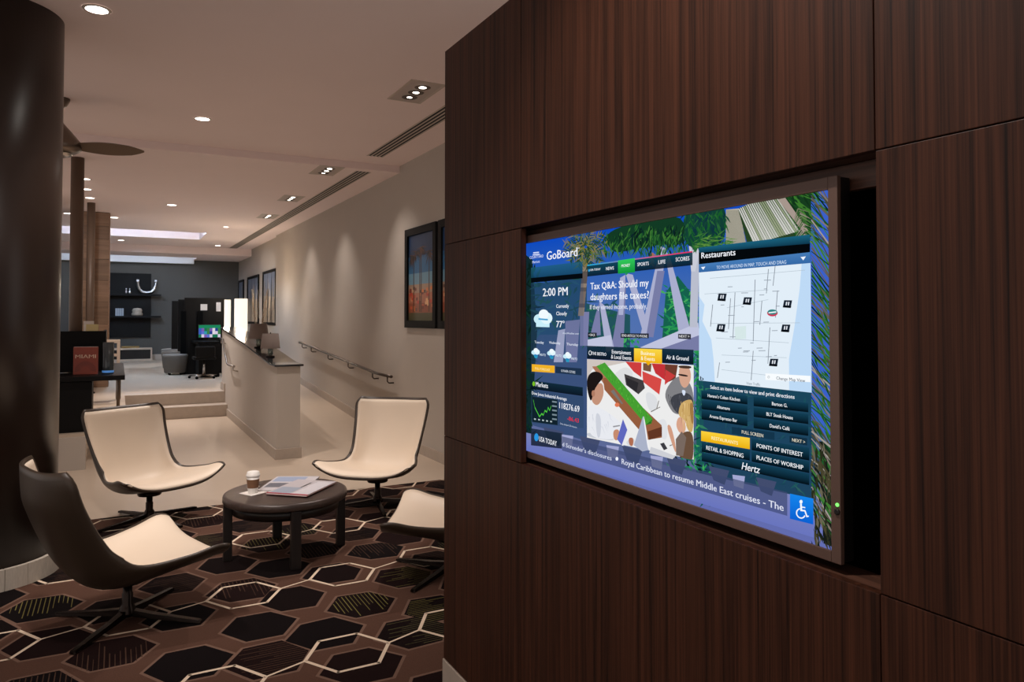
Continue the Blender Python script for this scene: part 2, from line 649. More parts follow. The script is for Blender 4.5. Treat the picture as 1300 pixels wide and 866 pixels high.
# far ceiling, around the tray opening
TX0, TX1, TY0, TY1 = -2.2, 1.66, 16.7, 18.2
cf.box(-5.0, 3.3, 8.56, TY0, ZC2, ZC2 + 0.30)
cf.box(-5.0, TX0, TY0, TY1, ZC2, ZC2 + 0.30)
cf.box(TX1, 3.3, TY0, TY1, ZC2, ZC2 + 0.30)
cf.box(-5.0, 3.3, TY1, 20.2, ZC2, ZC2 + 0.30)
cf.box(TX0, TX1, TY0, TY1, ZC2 + 0.28, ZC2 + 0.30)
cf.box(-5.0, 3.3, 20.2, YB, ZC2 + 0.1, ZC2 + 0.30)
struct('ceiling_far', cf, M_CEIL, 'lower warm white ceiling with recessed trays over the far lounge')
cd_ = MB()
cd_.box(-5.0, 3.3, 20.2, 21.45, 3.14, ZC2 + 0.1)
cd_.box(1.9, 3.3, 21.45, YB, 3.14, ZC2 + 0.1)
struct('ceiling_drop', cd_, M_CEIL, 'lowered ceiling band in front of the back wall cove')
wr = MB()
wr.box(XR, XR + 0.2, 3.4, 16.5, 0, 3.5)
wr.box(XR + 0.06, XR + 0.2, 16.5, YB + 0.2, 0, 3.5)
struct('wall_right', wr, M_WALL, 'long pale taupe wall on the right behind the handrail')
struct('wall_return', B(2.60, XR, 3.4, 5.26, 0, 3.40), M_WALL, 'pale wall end seen above the walnut panelling')
struct('wall_back', B(-5.0, 3.3, YB, YB + 0.2, 0, 3.6), M_SLATE, 'dark slate grey back wall behind the shelves')
struct('trim_1', B(-1.6, 1.9, YB - 0.16, YB, 3.03, ZC2 + 0.1), M_COVEPAINT, 'white cove cornice above the slate back wall', cat='trim')
struct('wall_left', B(-1.75, -1.6, 12.6, YB, 0, 3.6), M_SLATE, 'dark grey side wall of the far lounge behind the bronze poles')

# baseboards along the right wall
bb = MB()
bb.box(XR - 0.02, XR, 5.28, 9.0, 0, 0.11)
bb.prism([(9.0, 0.0), (15.0, ZU), (15.0, ZU + 0.12), (9.0, 0.12)], 'x', XR - 0.02, XR)
bb.box(XR - 0.02, XR, 15.0, 16.5, ZU, ZU + 0.12)
struct('baseboard_right', bb, M_STONE, 'travertine baseboard rising along the ramp on the right wall')
struct('baseboard_back', B(-1.6, XR, YB - 0.03, YB, ZU, ZU + 0.15), M_WALL, 'pale baseboard under the slate back wall')
struct('baseboard_platform', B(-5.0, -0.262, 8.62, 8.66, 0.0, ZU - 0.03), M_WALL, 'pale painted riser of the raised floor behind the round column')

# half wall beside the ramp
HX0, HX1, HY0, HY1 = 1.54, 1.79, 8.23, 12.95
top = [(8.23, 1.005), (8.55, 1.01), (8.9, 1.04), (9.31, 1.08), (10.57, 1.185), (12.37, 1.315), (12.95, 1.355)]
hw = empty('wall_divider', (0, 0, 0), kind='structure', label='pale half wall between the steps and the ramp with dark ledge', cat='wall')
MB().prism([(HY0, 0.0), (HY1, 0.0)] + [(y, z) for y, z in reversed(top)], 'x', HX0, HX1).build('divider_body', M_WALL, hw)
MB().prism([(y - (0.03 if k == 0 else 0), z) for k, (y, z) in enumerate(top)] + [(y - (0.03 if y == HY0 else 0), z + 0.022) for y, z in reversed(top)], 'x', HX0 - 0.03, HX1 + 0.03).build('ledge', M_LEDGE, hw, 0.004)
hb = MB()
hb.box(HX0 - 0.018, HX1 + 0.018, HY0 - 0.018, HY0, 0, 0.115)
hb.box(HX0 - 0.018, HX0, HY0, 12.2, 0, 0.115)
hb.box(HX0 - 0.018, HX0, 12.5, HY1, ZU, ZU + 0.12)
hb.box(HX1, HX1 + 0.018, HY0, 10.5, 0, 0.115)
hb.build('skirting', M_STONE, hw, 0.003)

# ------------------------------------------------------------------ walnut feature wall
XW = 1.21
ww = empty('wall_panelled', (0, 0, 0), kind='structure', label='dark walnut panelled feature wall around the television', cat='wall')
YE, YV1, YV2, YN = 2.84, 2.178, 0.853, -1.2
Z0, ZS1, ZS2, ZT = 0.134, 1.053, 1.852, 2.672
GAP = 0.0025
TH = 0.022
rows = [(Z0, ZS1), (ZS1, ZS2), (ZS2, ZT)]
for (ya, yb) in ((YV1, YE), (YV2, YV1), (-0.45, YV2), (YN, -0.45)):
    for k, (za, zb) in enumerate(rows):
        if k == 1 and ya == YV2:
            continue
        B(XW, XW + TH, ya + GAP / 2, yb - GAP / 2, za + GAP / 2, zb - GAP / 2).build('panel', M_WOOD, ww, 0.0012)
# carcass behind the panels: closed box with a cavity for the television
cc = MB()
XB = 1.72
cc.box(XW + TH + 0.001, XB, YN, YE - 0.001, 0.0, ZS1 - 0.045)
cc.box(XW + TH + 0.001, XB, YN, YE - 0.001, ZS2 + 0.05, ZT - 0.002)
cc.box(XW + TH + 0.001, XB, 2.36, YE - 0.001, ZS1 - 0.045, ZS2 + 0.05)
cc.box(XW + TH + 0.001, XB, YN, 0.80, ZS1 - 0.045, ZS2 + 0.05)
cc.box(XB - 0.02, XB, 0.80, 2.36, ZS1 - 0.045, ZS2 + 0.05)
cc.build('carcass', M_BLACK, ww)
rv = MB()
rv.box(XW + 0.004, XW + 0.10, YV2 - 0.0, YV1 + 0.1, ZS2 + 0.004, ZS2 + 0.03)
rv.box(XW + 0.004, XW + 0.10, YV2 - 0.0, YV1 + 0.1, ZS1 - 0.03, ZS1 - 0.004)
rv.build('opening_lining', M_WOODY, ww, 0.001)
B(XW + 0.078, XW + 0.10, YV2 + 0.0, YV1 + 0.1, ZS2 - 0.05, ZS2 + 0.003).build('opening_lintel', M_WOODY, ww, 0.001)
B(XW - 0.004, XB, YN, YE + 0.004, 0.004, Z0 - 0.003).build('plinth', M_STONE, ww, 0.002)
# thin bronze end strip of the wall
B(XW + TH + 0.001, XB, YE - 0.0005, YE + 0.006, Z0, ZT).build('end_panel', M_WOOD, ww)

# ------------------------------------------------------------------ television
XS = 1.245
SY0, SY1, SZ0, SZ1 = 0.978, 2.226, 1.090, 1.802
tv = empty('television', (0, 0, 0), label='large flat television showing a touch board of news, map and weather', cat='television')
fr = MB()
fr.box(XS - 0.005, XS + 0.006, SY0 - 0.022, SY0, SZ0 - 0.022, SZ1 + 0.026)
fr.box(XS - 0.005, XS + 0.006, SY1, SY1 + 0.022, SZ0 - 0.022, SZ1 + 0.026)
fr.box(XS - 0.005, XS + 0.006, SY0, SY1, SZ1, SZ1 + 0.026)
fr.box(XS - 0.005, XS + 0.006, SY0, SY1, SZ0 - 0.022, SZ0)
fr.build('bezel', M_BEZEL, tv, 0.0015)
B(XS + 0.0062, XS + 0.036, SY0 - 0.020, SY1 + 0.020, SZ0 - 0.020, SZ1 + 0.024).build('casing', M_BEZELSIDE, tv, 0.002)
led = on_x(1063.3, 641, XS - 0.0052)
MB().lathe([(0.0035, 0), (0.0035, 0.002), (0.002, 0.0028)], 12).build('power_light', mat('green_power_light', (0, .5, 0), .4, emit=(0.2, 1.0, 0.15), estr=1.6), tv)
o = tv.children[-1]
o.location = led
o.rotation_euler = (0, -math.pi / 2, 0)
btn = MB().lathe([(0.006, 0), (0.006, 0.003), (0.004, 0.004)], 14).build('power_button', M_BEZELSIDE, tv)
btn.location = on_x(1063.3, 650, XS - 0.0052)
btn.rotation_euler = (0, -math.pi / 2, 0)


def sp(x, y):
    p = on_x(x, y, XS)
    return (p.y, p.z)


def sclip(poly):
    def cut(ps, f):
        out = []
        for i in range(len(ps)):
            a, b = ps[i], ps[(i + 1) % len(ps)]
            fa, fb = f(a), f(b)
            if fa >= 0:
                out.append(a)
            if (fa >= 0) != (fb >= 0):
                t = fa / (fa - fb)
                out.append((a[0] + (b[0] - a[0]) * t, a[1] + (b[1] - a[1]) * t))
        return out
    for f in (lambda p: p[0] - SY0, lambda p: SY1 - p[0], lambda p: p[1] - SZ0, lambda p: SZ1 - p[1]):
        if len(poly) < 3:
            return []
        poly = cut(poly, f)
    return poly


LAY = 0.00009
pic, ui = MB(), MB()


def dp(mb, pts, c, layer, a=1.0):
    q = sclip([sp(*p) for p in pts])
    if len(q) >= 3:
        cc_ = rgb(*c)
        mb.poly([(XS - layer * LAY, y, z) for y, z in q], (*cc_, a))


def gq(mb, tl, tr, br, bl, ct, cb, layer, a=1.0, ab=None):
    ab = a if ab is None else ab
    q = [sp(*p) for p in (tl, tr, br, bl)]
    q = [(min(max(y, SY0), SY1), min(max(z, SZ0), SZ1)) for y, z in q]
    t, b = (*rgb(*ct), a), (*rgb(*cb), ab)
    mb.poly([(XS - layer * LAY, y, z) for y, z in q], [t, t, b, b])


LETTERS = []


def T(body, xl, yl, xr, cap, c=(245, 248, 255), layer=24, shear=0.0):
    o_ = on_x(xl, yl, XS)
    w = o_.y - on_x(xr, yl, XS).y
    ch = on_x(xl, yl - cap, XS).z - o_.z
    mb = MB()
    LETTERS.append(mb)
    put_text(mb, body, (XS - layer * LAY, o_.y, o_.z), (0, -1, 0), (0, 0, 1), w, ch, rgb(*c), shear)


def cA(*ps):
    return [(650 + x / 5.096, 290 + y / 5.096) for x, y in ps]


def cB(*ps):
    return [(650 + x / 5.096, 430 + y / 5.096) for x, y in ps]


def cC(*ps):
    return [(860 + x / 4.81, 220 + y / 4.81) for x, y in ps]


def cD(*ps):
    return [(860 + x / 4.81, 380 + y / 4.81) for x, y in ps]


def cE(*ps):
    return [(860 + x / 3.765, 530 + y / 3.765) for x, y in ps]


rs = random.Random(5)


def chk(ps, n=2):
    for _ in range(n):
        o_ = []
        for i in range(len(ps)):
            a_, b_ = ps[i], ps[(i + 1) % len(ps)]
            o_ += [(a_[0] * .75 + b_[0] * .25, a_[1] * .75 + b_[1] * .25), (a_[0] * .25 + b_[0] * .75, a_[1] * .25 + b_[1] * .75)]
        ps = o_
    return ps


# sky
skyr = [(SZ1, (14, 74, 190)), (1.70, (40, 92, 180)), (1.55, (78, 112, 176)), (1.38, (92, 114, 170)), (1.24, (70, 94, 120)), (1.16, (98, 108, 160)), (SZ0, (98, 108, 176))]
for (za, ca_), (zb, cb_) in zip(skyr[:-1], skyr[1:]):
    t_, b_ = (*rgb(*ca_), 1), (*rgb(*cb_), 1)
    pic.poly([(XS, SY1, za), (XS, SY0, za), (XS, SY0, zb), (XS, SY1, zb)], [t_, t_, b_, b_])


def leafy(x0, y0, x1, y1, n, cols_, ln, layer, ang=(0, 360), wd=1.6):
    for _ in range(n):
        x, y = rs.uniform(x0, x1), rs.uniform(y0, y1)
        a = math.radians(rs.uniform(*ang))
        l = ln * rs.uniform(.5, 1.2)
        dx, dy = math.cos(a) * l, math.sin(a) * l
        nx, ny = -math.sin(a) * wd * rs.uniform(.5, 1.2), math.cos(a) * wd * rs.uniform(.5, 1.2)
        dp(pic, [(x, y), (x + dx * .4 + nx, y + dy * .4 + ny), (x + dx, y + dy), (x + dx * .4 - nx, y + dy * .4 - ny)], rs.choice(cols_), layer + rs.random() * 0.9)


def frond(x, y, ang, ln, nl, ll, cols_, layer, droop=0.35, w=0.9):
    a = math.radians(ang)
    px, py = x, y
    pts = []
    for k in range(nl):
        t = k / nl
        aa = a + droop * t * (1 if math.cos(a) >= 0 else -1)
        px += math.cos(aa) * ln / nl
        py += math.sin(aa) * ln / nl
        pts.append((px, py, aa))
    for k, (qx, qy, aa) in enumerate(pts):
        for s_ in (-1, 1):
            b = aa + s_ * math.radians(rs.uniform(38, 62))
            l = ll * (1 - 0.6 * abs(k / nl - .35)) * rs.uniform(.8, 1.15)
            ex, ey = qx + math.cos(b) * l, qy + math.sin(b) * l + l * .15
            nx, ny = -math.sin(b) * w, math.cos(b) * w
            dp(pic, [(qx + nx, qy + ny), (ex, ey), (qx - nx, qy - ny)], rs.choice(cols_), layer + rs.random() * .9)


GRN = [(20, 62, 34), (28, 84, 40), (44, 104, 44), (12, 42, 30), (64, 122, 50)]
DKG = [(8, 30, 26), (14, 48, 36), (10, 38, 40)]
BRT = [(40, 150, 80), (28, 128, 84), (70, 170, 90), (20, 100, 80)]
TAN = [(128, 118, 108), (98, 92, 82), (160, 152, 146), (74, 72, 56)]
# far greenery, darker at the left edge of the picture
dp(pic, [(660, 318), (676, 330), (682, 420), (674, 560), (660, 560)], (16, 40, 44), .5)
dp(pic, [(676, 362), (745, 350), (745, 430), (676, 440)], (36, 74, 110), .4)
dp(pic, [(676, 425), (745, 425), (745, 560), (676, 540)], (58, 80, 122), .4)
dp(pic, [(744, 385), (800, 400), (800, 446), (744, 440)], (34, 82, 92), .5)
dp(pic, [(845, 372), (860, 350), (884, 380), (888, 446), (840, 440)], (22, 96, 76), .5)
dp(pic, [(884, 440), (892, 440), (894, 590), (884, 590)], (24, 104, 80), .5)
dp(pic, [(884, 478), (1036, 495), (1036, 650), (884, 620)], (30, 66, 92), .5)
dp(pic, chk([(766, 300), (790, 286), (868, 268), (872, 312), (840, 310), (800, 318), (778, 322)]), (18, 58, 36), 7.1)
dp(pic, chk([(868, 262), (922, 250), (922, 312), (886, 316), (868, 310)]), (18, 62, 52), 7.1)
dp(pic, [(956, 262), (1036, 236), (1040, 300), (990, 306)], (22, 60, 30), 7.1)
leafy(660, 330, 680, 560, 90, DKG, 16, 1)
leafy(680, 350, 745, 420, 60, [(26, 66, 70), (30, 80, 74), (40, 84, 110)], 18, 1)
leafy(740, 380, 790, 440, 50, [(30, 90, 70), (40, 104, 80), (36, 80, 100)], 14, 1)
leafy(842, 365, 888, 440, 130, BRT, 14, 1)
leafy(785, 430, 815, 446, 26, BRT, 9, 1)
leafy(880, 440, 892, 580, 60, BRT, 14, 1)
leafy(840, 570, 900, 600, 70, BRT + DKG, 12, 1)
leafy(885, 480, 1035, 640, 150, [(24, 66, 84), (30, 84, 90), (20, 54, 70), (44, 92, 92)], 16, 1)
# concrete beams of the giant letters
LV, LV2, LV3 = (170, 174, 206), (120, 124, 166), (192, 196, 222)
for pts, c_, l_ in (
        (cA((960, 112), (1003, 135), (905, 700), (832, 690)), LV, 3),
        (cA((940, 275), (988, 275), (915, 705), (868, 700)), LV2, 3.5),
        (cA((985, 130), (1024, 190), (1150, 640), (1078, 668)), LV, 3.2),
        (cA((830, 770), (1205, 610), (1215, 690), (930, 800)), LV3, 4),
        (cA((960, 780), (1215, 690), (1215, 790), (1000, 800)), LV2, 4.2),
        (cA((735, 290), (782, 300), (870, 590), (845, 660)), LV, 3.1),
        (cA((740, 330), (705, 420), (640, 790), (720, 800)), LV2, 3.3),
        (cA((735, 300), (700, 320), (690, 560), (720, 560)), LV, 3.4),
        (cA((565, 470), (600, 500), (665, 790), (610, 800)), LV, 3.5),
        (cA((565, 480), (540, 560), (505, 700), (575, 690)), LV2, 3.6),
        (cA((345, 600), (440, 590), (420, 866), (350, 866)), LV2, 2.6),
        (cA((300, 660), (345, 650), (330, 866), (270, 866)), LV, 2.7),
        (cA((440, 540), (500, 540), (490, 760), (440, 760)), LV2, 2.8),
        (cA((1135, -30), (1195, -5), (1216, 55), (1216, 140), (1200, 640), (1150, 640), (1165, 140)), (186, 190, 206), 6),
        (cC((60, 315), (85, 290), (135, 375), (135, 480), (110, 600), (85, 600)), (202, 204, 216), 6.2),
        (cA((490, 720), (640, 690), (650, 760), (490, 770)), LV3, 3.9)):
    dp(pic, pts, c_, l_)
# lavender paving along the bottom with darker letter feet
gq(pic, (663, 548), (1056, 640), (1058, 690), (663, 576), (122, 130, 186), (104, 116, 190), 6.5)
for x in (690, 736, 790, 846, 900, 960):
    yb = 548 + (x - 663) * .235
    dp(pic, [(x, yb - 12), (x + 26, yb - 6), (x + 20, yb + 12), (x + 6, yb + 6)], (66, 76, 110), 6.8)
for x in (712, 770, 826, 930):
    yb = 548 + (x - 663) * .235
    dp(pic, [(x, yb - 8), (x + 16, yb - 6), (x + 14, yb + 10), (x + 2, yb + 6)], (164, 168, 210), 6.9)
# palm trunk and crowns
for k in range(14):
    a_, b_ = 200 + k * 26, 200 + (k + 1) * 26
    xo = -k * 2.4
    dp(pic, cA((462 + xo, a_), (500 + xo, a_), (496 + xo, b_ + 2), (460 + xo, b_ + 2)), rs.choice([(118, 104, 96), (92, 82, 78), (140, 124, 110)]), 7)
for a_ in range(-160, 200, 28):
    frond(*cA((478, 120))[0], a_, 26, 12, 12, [(40, 70, 40), (90, 110, 50), (130, 120, 60), (30, 60, 40)], 7.4, w=.8)
leafy(765, 292, 868, 318, 230, GRN, 14, 7.5, ang=(60, 130), wd=1.0)
leafy(800, 284, 870, 306, 120, DKG + GRN, 14, 8, ang=(60, 130), wd=1.2)
frond(*cA((905, 150))[0], 80, 16, 8, 10, [(170, 110, 60), (60, 80, 40)], 8.4)
leafy(868, 264, 922, 312, 190, [(20, 70, 50), (14, 50, 60), (40, 100, 50), (24, 90, 40)], 16, 8, ang=(40, 130), wd=1.4)
leafy(880, 300, 925, 316, 50, [(90, 140, 60), (60, 120, 50)], 14, 8.6, ang=(-40, 20), wd=.9)
# large pale fronds at the top right
leafy(956, 238, 1036, 300, 220, [(24, 70, 30), (40, 96, 36), (16, 50, 24), (60, 120, 44)], 22, 7.5, ang=(20, 70), wd=1.5)
dp(pic, cC((298, 222), (380, 215), (420, 430), (298, 440)), (178, 174, 160), 8.3)
for k in range(26):
    x = 302 + k * 4.4
    dp(pic, cC((x, 225), (x + 1.6, 225), (x + 1.6 + k * .5, 436), (x + k * .5, 436)), (104, 100, 80), 8.4)
for k in range(20):
    x0_, y0_ = 372 + k * 11, 215 - k * 5.2
    dp(pic, cC((x0_, y0_), (x0_ + 9, y0_ + 2), (x0_ + 110 + k * 3, 430 - k * 4), (x0_ + 96 + k * 3, 430 - k * 4)), rs.choice([(206, 206, 200), (186, 190, 178), (150, 160, 130)]), 8.5 + .01 * k)
dp(pic, cC((372, 216), (640, 100), (720, 400), (430, 438)), (40, 66, 36), 8.45)
dp(pic, cC((615, 160), (660, 150), (800, 350), (770, 360)), (166, 150, 140), 8.9)
frond(1012, 262, 66, 40, 12, 22, [(150, 140, 130), (110, 120, 90), (60, 100, 50)], 8.9, w=.8)
# right edge strip of sky with dry fronds
dp(pic, [(1030, 236), (1060, 230), (1062, 560), (1030, 540)], (58, 96, 200), 7.2)
for k in range(100):
    y = 214 + k * 4.4
    ye_ = y + 34 + rs.uniform(-12, 26)
    wd_ = rs.uniform(.5, 1.6)
    dp(pic, [(1030, y), (1030 + wd_, y - wd_), (1062, ye_), (1061, ye_ + wd_ * 2)], rs.choice(TAN + GRN), 9 + .008 * k)
leafy(1030, 360, 1056, 560, 80, [(30, 84, 30), (50, 110, 40), (90, 96, 70)], 24, 9.2, ang=(40, 75), wd=1.6)
leafy(1030, 560, 1056, 690, 110, [(40, 44, 28), (70, 66, 44), (24, 30, 24), (104, 98, 80)], 30, 9.4, ang=(55, 100), wd=1.6)
dp(pic, [(1040, 560), (1062, 565), (1062, 696), (1046, 690)], (22, 26, 22), 8.9)

# left column of the board
gq(ui, (674.5, 340), (740, 332), (740, 350), (674.5, 354), (30, 92, 112), (14, 60, 84), 11, .75, .9)
dp(ui, [(674.5, 353), (740, 347), (740, 353.5), (674.5, 359)], (4, 10, 16), 11.5)
gq(ui, (674.5, 359), (741, 354), (741, 480), (674.5, 474), (30, 66, 104), (60, 90, 130), 11, .35, .15)
dp(ui, cB((130, 165), (278, 175), (278, 222), (130, 212)), (240, 178, 40), 14)
dp(ui, cB((283, 180), (453, 193), (453, 238), (283, 222)), (24, 44, 66), 14, .9)
gq(ui, *cB((125, 270), (460, 315), (460, 372), (125, 325)), (12, 40, 54), (4, 14, 22), 13, .95)
dp(ui, cB((125, 330), (465, 375), (465, 580), (125, 545)), (40, 66, 92), 11, .45)
dp(ui, cB((133, 375), (297, 395), (297, 560), (133, 538)), (16, 34, 44), 14)
zz = [(140, 390), (150, 440), (165, 470), (180, 500), (195, 480), (205, 490), (215, 460), (228, 470), (236, 440), (246, 460), (256, 430)]
for a_, b_ in zip(zz[:-1], zz[1:]):
    dp(ui, cB(a_, b_, (b_[0], b_[1] + 10), (a_[0], a_[1] + 10)), (80, 200, 60), 15)
for k in range(5):
    dp(ui, cB((262, 402 + k * 28), (292, 406 + k * 28), (292, 416 + k * 28), (262, 412 + k * 28)), (120, 140, 150), 15)
    dp(ui, cB((145 + k * 26, 515 + k * 4), (157 + k * 26, 517 + k * 4), (157 + k * 26, 526 + k * 4), (145 + k * 26, 524 + k * 4)), (180, 196, 200), 15)
gq(ui, *cB((125, 580), (325, 612), (325, 712), (125, 690)), (24, 40, 58), (14, 26, 40), 13, .92)


def disc(mb, cx_, cy_, rx, ry, c_, layer, n=16, a0=0, a1=360):
    dp(mb, [(cx_ + rx * math.cos(math.radians(a0 + (a1 - a0) * k / n)), cy_ + ry * math.sin(math.radians(a0 + (a1 - a0) * k / n))) for k in range(n)], c_, layer)


def ring(mb, cx_, cy_, rx, ry, w, c_, layer, a0=0, a1=360, n=24, sk=0.0):
    for k in range(n):
        t0, t1 = (math.radians(a0 + (a1 - a0) * q / n) for q in (k, k + 1))
        P_ = []
        for t, rr in ((t0, 0), (t1, 0), (t1, w), (t0, w)):
            x_ = cx_ + (rx - rr) * math.cos(t)
            P_.append((x_, cy_ + (ry - rr) * math.sin(t) + sk * (x_ - cx_)))
        dp(mb, P_, c_, layer)


(px_, py_), = cB((160, 638))
disc(ui, px_, py_, 2.7, 5, (40, 150, 226), 15)
(px_, py_), = cB((143, 292))
disc(ui, px_, py_, 1.8, 3, (120, 190, 40), 15)


def cloud(x, y, s_, under=(30, 120, 190)):
    disc(ui, x + .8 * s_, y + 1.5 * s_, 4 * s_, 3.4 * s_, under, 13.5)
    disc(ui, x - 2.5 * s_, y + .5 * s_, 3.2 * s_, 3 * s_, (200, 236, 248), 14)
    disc(ui, x + 2 * s_, y, 3.6 * s_, 3.6 * s_, (224, 246, 252), 14.3)
    disc(ui, x + .3 * s_, y - 2.3 * s_, 3 * s_, 3 * s_, (240, 250, 255), 14.6)


cloud(690, 404, 2.1)
dp(ui, [(681, 407), (698, 408), (698, 415.5), (681, 415)], (200, 238, 250), 14.1)
dp(ui, [(684, 404), (696, 405), (696, 407), (684, 406)], (70, 160, 210), 15)
for x, y in ((680.4, 447), (700.4, 448), (720.6, 452)):
    cloud(x, y, 0.95)
    dp(ui, [(x - 3, y + 3), (x + 3, y + 3.2), (x + 2, y + 8), (x - 1, y + 7.6)], (40, 150, 190), 13.2)
    T('90/72', x + 5, y + 4.5, x + 13, 3.0, (220, 232, 245))
T('GoBoard', 694.7, 330.2, 733.6, 11.2)
T('o', 734.6, 316, 736.4, 2.4)
T('COURTYARD', 673, 329, 690.5, 3.6, (210, 220, 250))
T('Marriott', 676.5, 334.6, 686, 3.4, (210, 220, 250))
dp(ui, [(677.6, 320.4), (685, 319.6), (685, 321.2), (677.6, 322)], (210, 220, 250), 24)
dp(ui, [(677, 323), (686, 322.2), (686, 323.6), (677, 324.4)], (210, 220, 250), 24)
T('2:00 PM', 689.8, 376.3, 721.2, 10.6)
T('Currently', 706.9, 391, 722.8, 4.8)
T('Cloudy', 706.9, 400.3, 720.3, 4.8)
T('77°', 706.9, 415.6, 717.2, 8.6)
T('AccuWeather.com', 715, 424, 735.5, 2.4, (214, 224, 240))
T('Tuesday', 679.4, 435.8, 691, 3.4, (225, 232, 245))
T('Wednesday', 697.8, 436.4, 712, 3.4, (225, 232, 245))
T('Thursday', 720, 438.4, 734.6, 3.4, (225, 232, 245))
T('FULL FORECAST', 680, 469, 699, 3.0, (255, 236, 170))
T('OTHER CITIES', 713, 472, 731, 3.0, (214, 222, 235))
T('Markets', 680.9, 490.4, 696.3, 6.2)
T('Dow Jones Industrial Average', 676, 500.6, 720, 4.0)
T('118276.69', 710.8, 518.2, 736.3, 8.0)
T('-86.43', 721, 533.5, 735.5, 5.4, (226, 44, 64))
T('Data delayed 20 minutes', 712, 538.6, 733, 2.2, (190, 200, 220))
T('USA TODAY', 685, 560, 707.4, 6.6)

# top navigation
gq(ui, (746, 337.5), (879.6, 320), (879.6, 336.7), (746, 351.2), (14, 66, 84), (10, 26, 40), 12, .97)
nl = 20
for k in range(nl):
    xa, xb = 746 + 133.6 * k / nl, 746 + 133.6 * (k + 1) / nl
    ya, yb2 = 337.5 - 17.5 * k / nl, 337.5 - 17.5 * (k + 1) / nl
    t = k / nl
    c_ = (int(40 + 180 * min(1, t * 1.6)), int(170 - 130 * t), int(220 - 130 * t))
    dp(ui, [(xa, ya - 1.2), (xb, yb2 - 1.2), (xb, yb2 + .3), (xa, ya + .3)], c_, 12.5)
gq(ui, *cA((688, 208), (797, 192), (797, 284), (688, 294)), (50, 200, 90), (16, 148, 56), 14)
dp(ui, cA((730, 292), (756, 290), (743, 302)), (16, 148, 56), 14)
(px_, py_), = cA((501, 272))
disc(ui, px_, py_, 1.0, 1.8, (60, 170, 230), 14)
T('USA TODAY', *cA((510, 276))[0], 763, 2.8)
T('NEWS', *cA((612, 271))[0], 780, 4.2)
T('MONEY', *cA((712, 252))[0], 800.6, 3.8)
T('SPORTS', *cA((815, 245))[0], 824.4, 4.6)
T('LIFE', *cA((951, 231))[0], 845.6, 5.0)
T('SCORES', *cA((1063, 215))[0], 876, 5.4)
T('Tax Q&A: Should my', *cA((511, 396))[0], 824.2, 9.0)
T('daughters file taxes?', *cA((511, 465))[0], 824.4, 9.0)
T('If they earned income, probably,', *cA((508, 524))[0], 822, 6.2, (225, 230, 245))
for pts, s_ in ((cA((493, 674), (550, 675), (550, 706), (493, 704)), '< BACK'), (cA((705, 678), (887, 680), (887, 711), (705, 708)), 'SEND ARTICLE TO PHONE'), (cA((1077, 682), (1160, 684), (1160, 718), (1077, 713)), 'NEXT >')):
    dp(ui, pts, (24, 26, 34), 13, .95)
    T(s_, pts[0][0] + 1.6, pts[3][1] - 1.6, pts[1][0] - 1.6, 3.2, (226, 226, 226))
# photo panel tabs
gq(ui, *cB((487, 46), (1177, 72), (1177, 168), (487, 130)), (16, 46, 62), (4, 10, 16), 13, .97)
gq(ui, *cB((792, 62), (973, 70), (973, 163), (792, 150)), (250, 216, 70), (240, 176, 10), 15)
dp(ui, cB((868, 155), (900, 158), (884, 174)), (240, 176, 10), 15)
T('THE BISTRO', *cB((518, 104))[0], 770.4, 4.0)
ring(ui, *cB((508, 92))[0], 2.0, 3.0, .7, (230, 235, 240), 16)
T('Entertainment', *cB((650, 96))[0], 801.6, 5.2)
T('& Local Events', *cB((645, 128))[0], 802.4, 5.2)
T('Business', *cB((838, 104))[0], 832, 5.2, (255, 250, 220))
T('& Events', *cB((838, 138))[0], 832, 5.2, (255, 250, 220))
T('Air & Ground', *cB((1003, 132))[0], 875, 5.6)
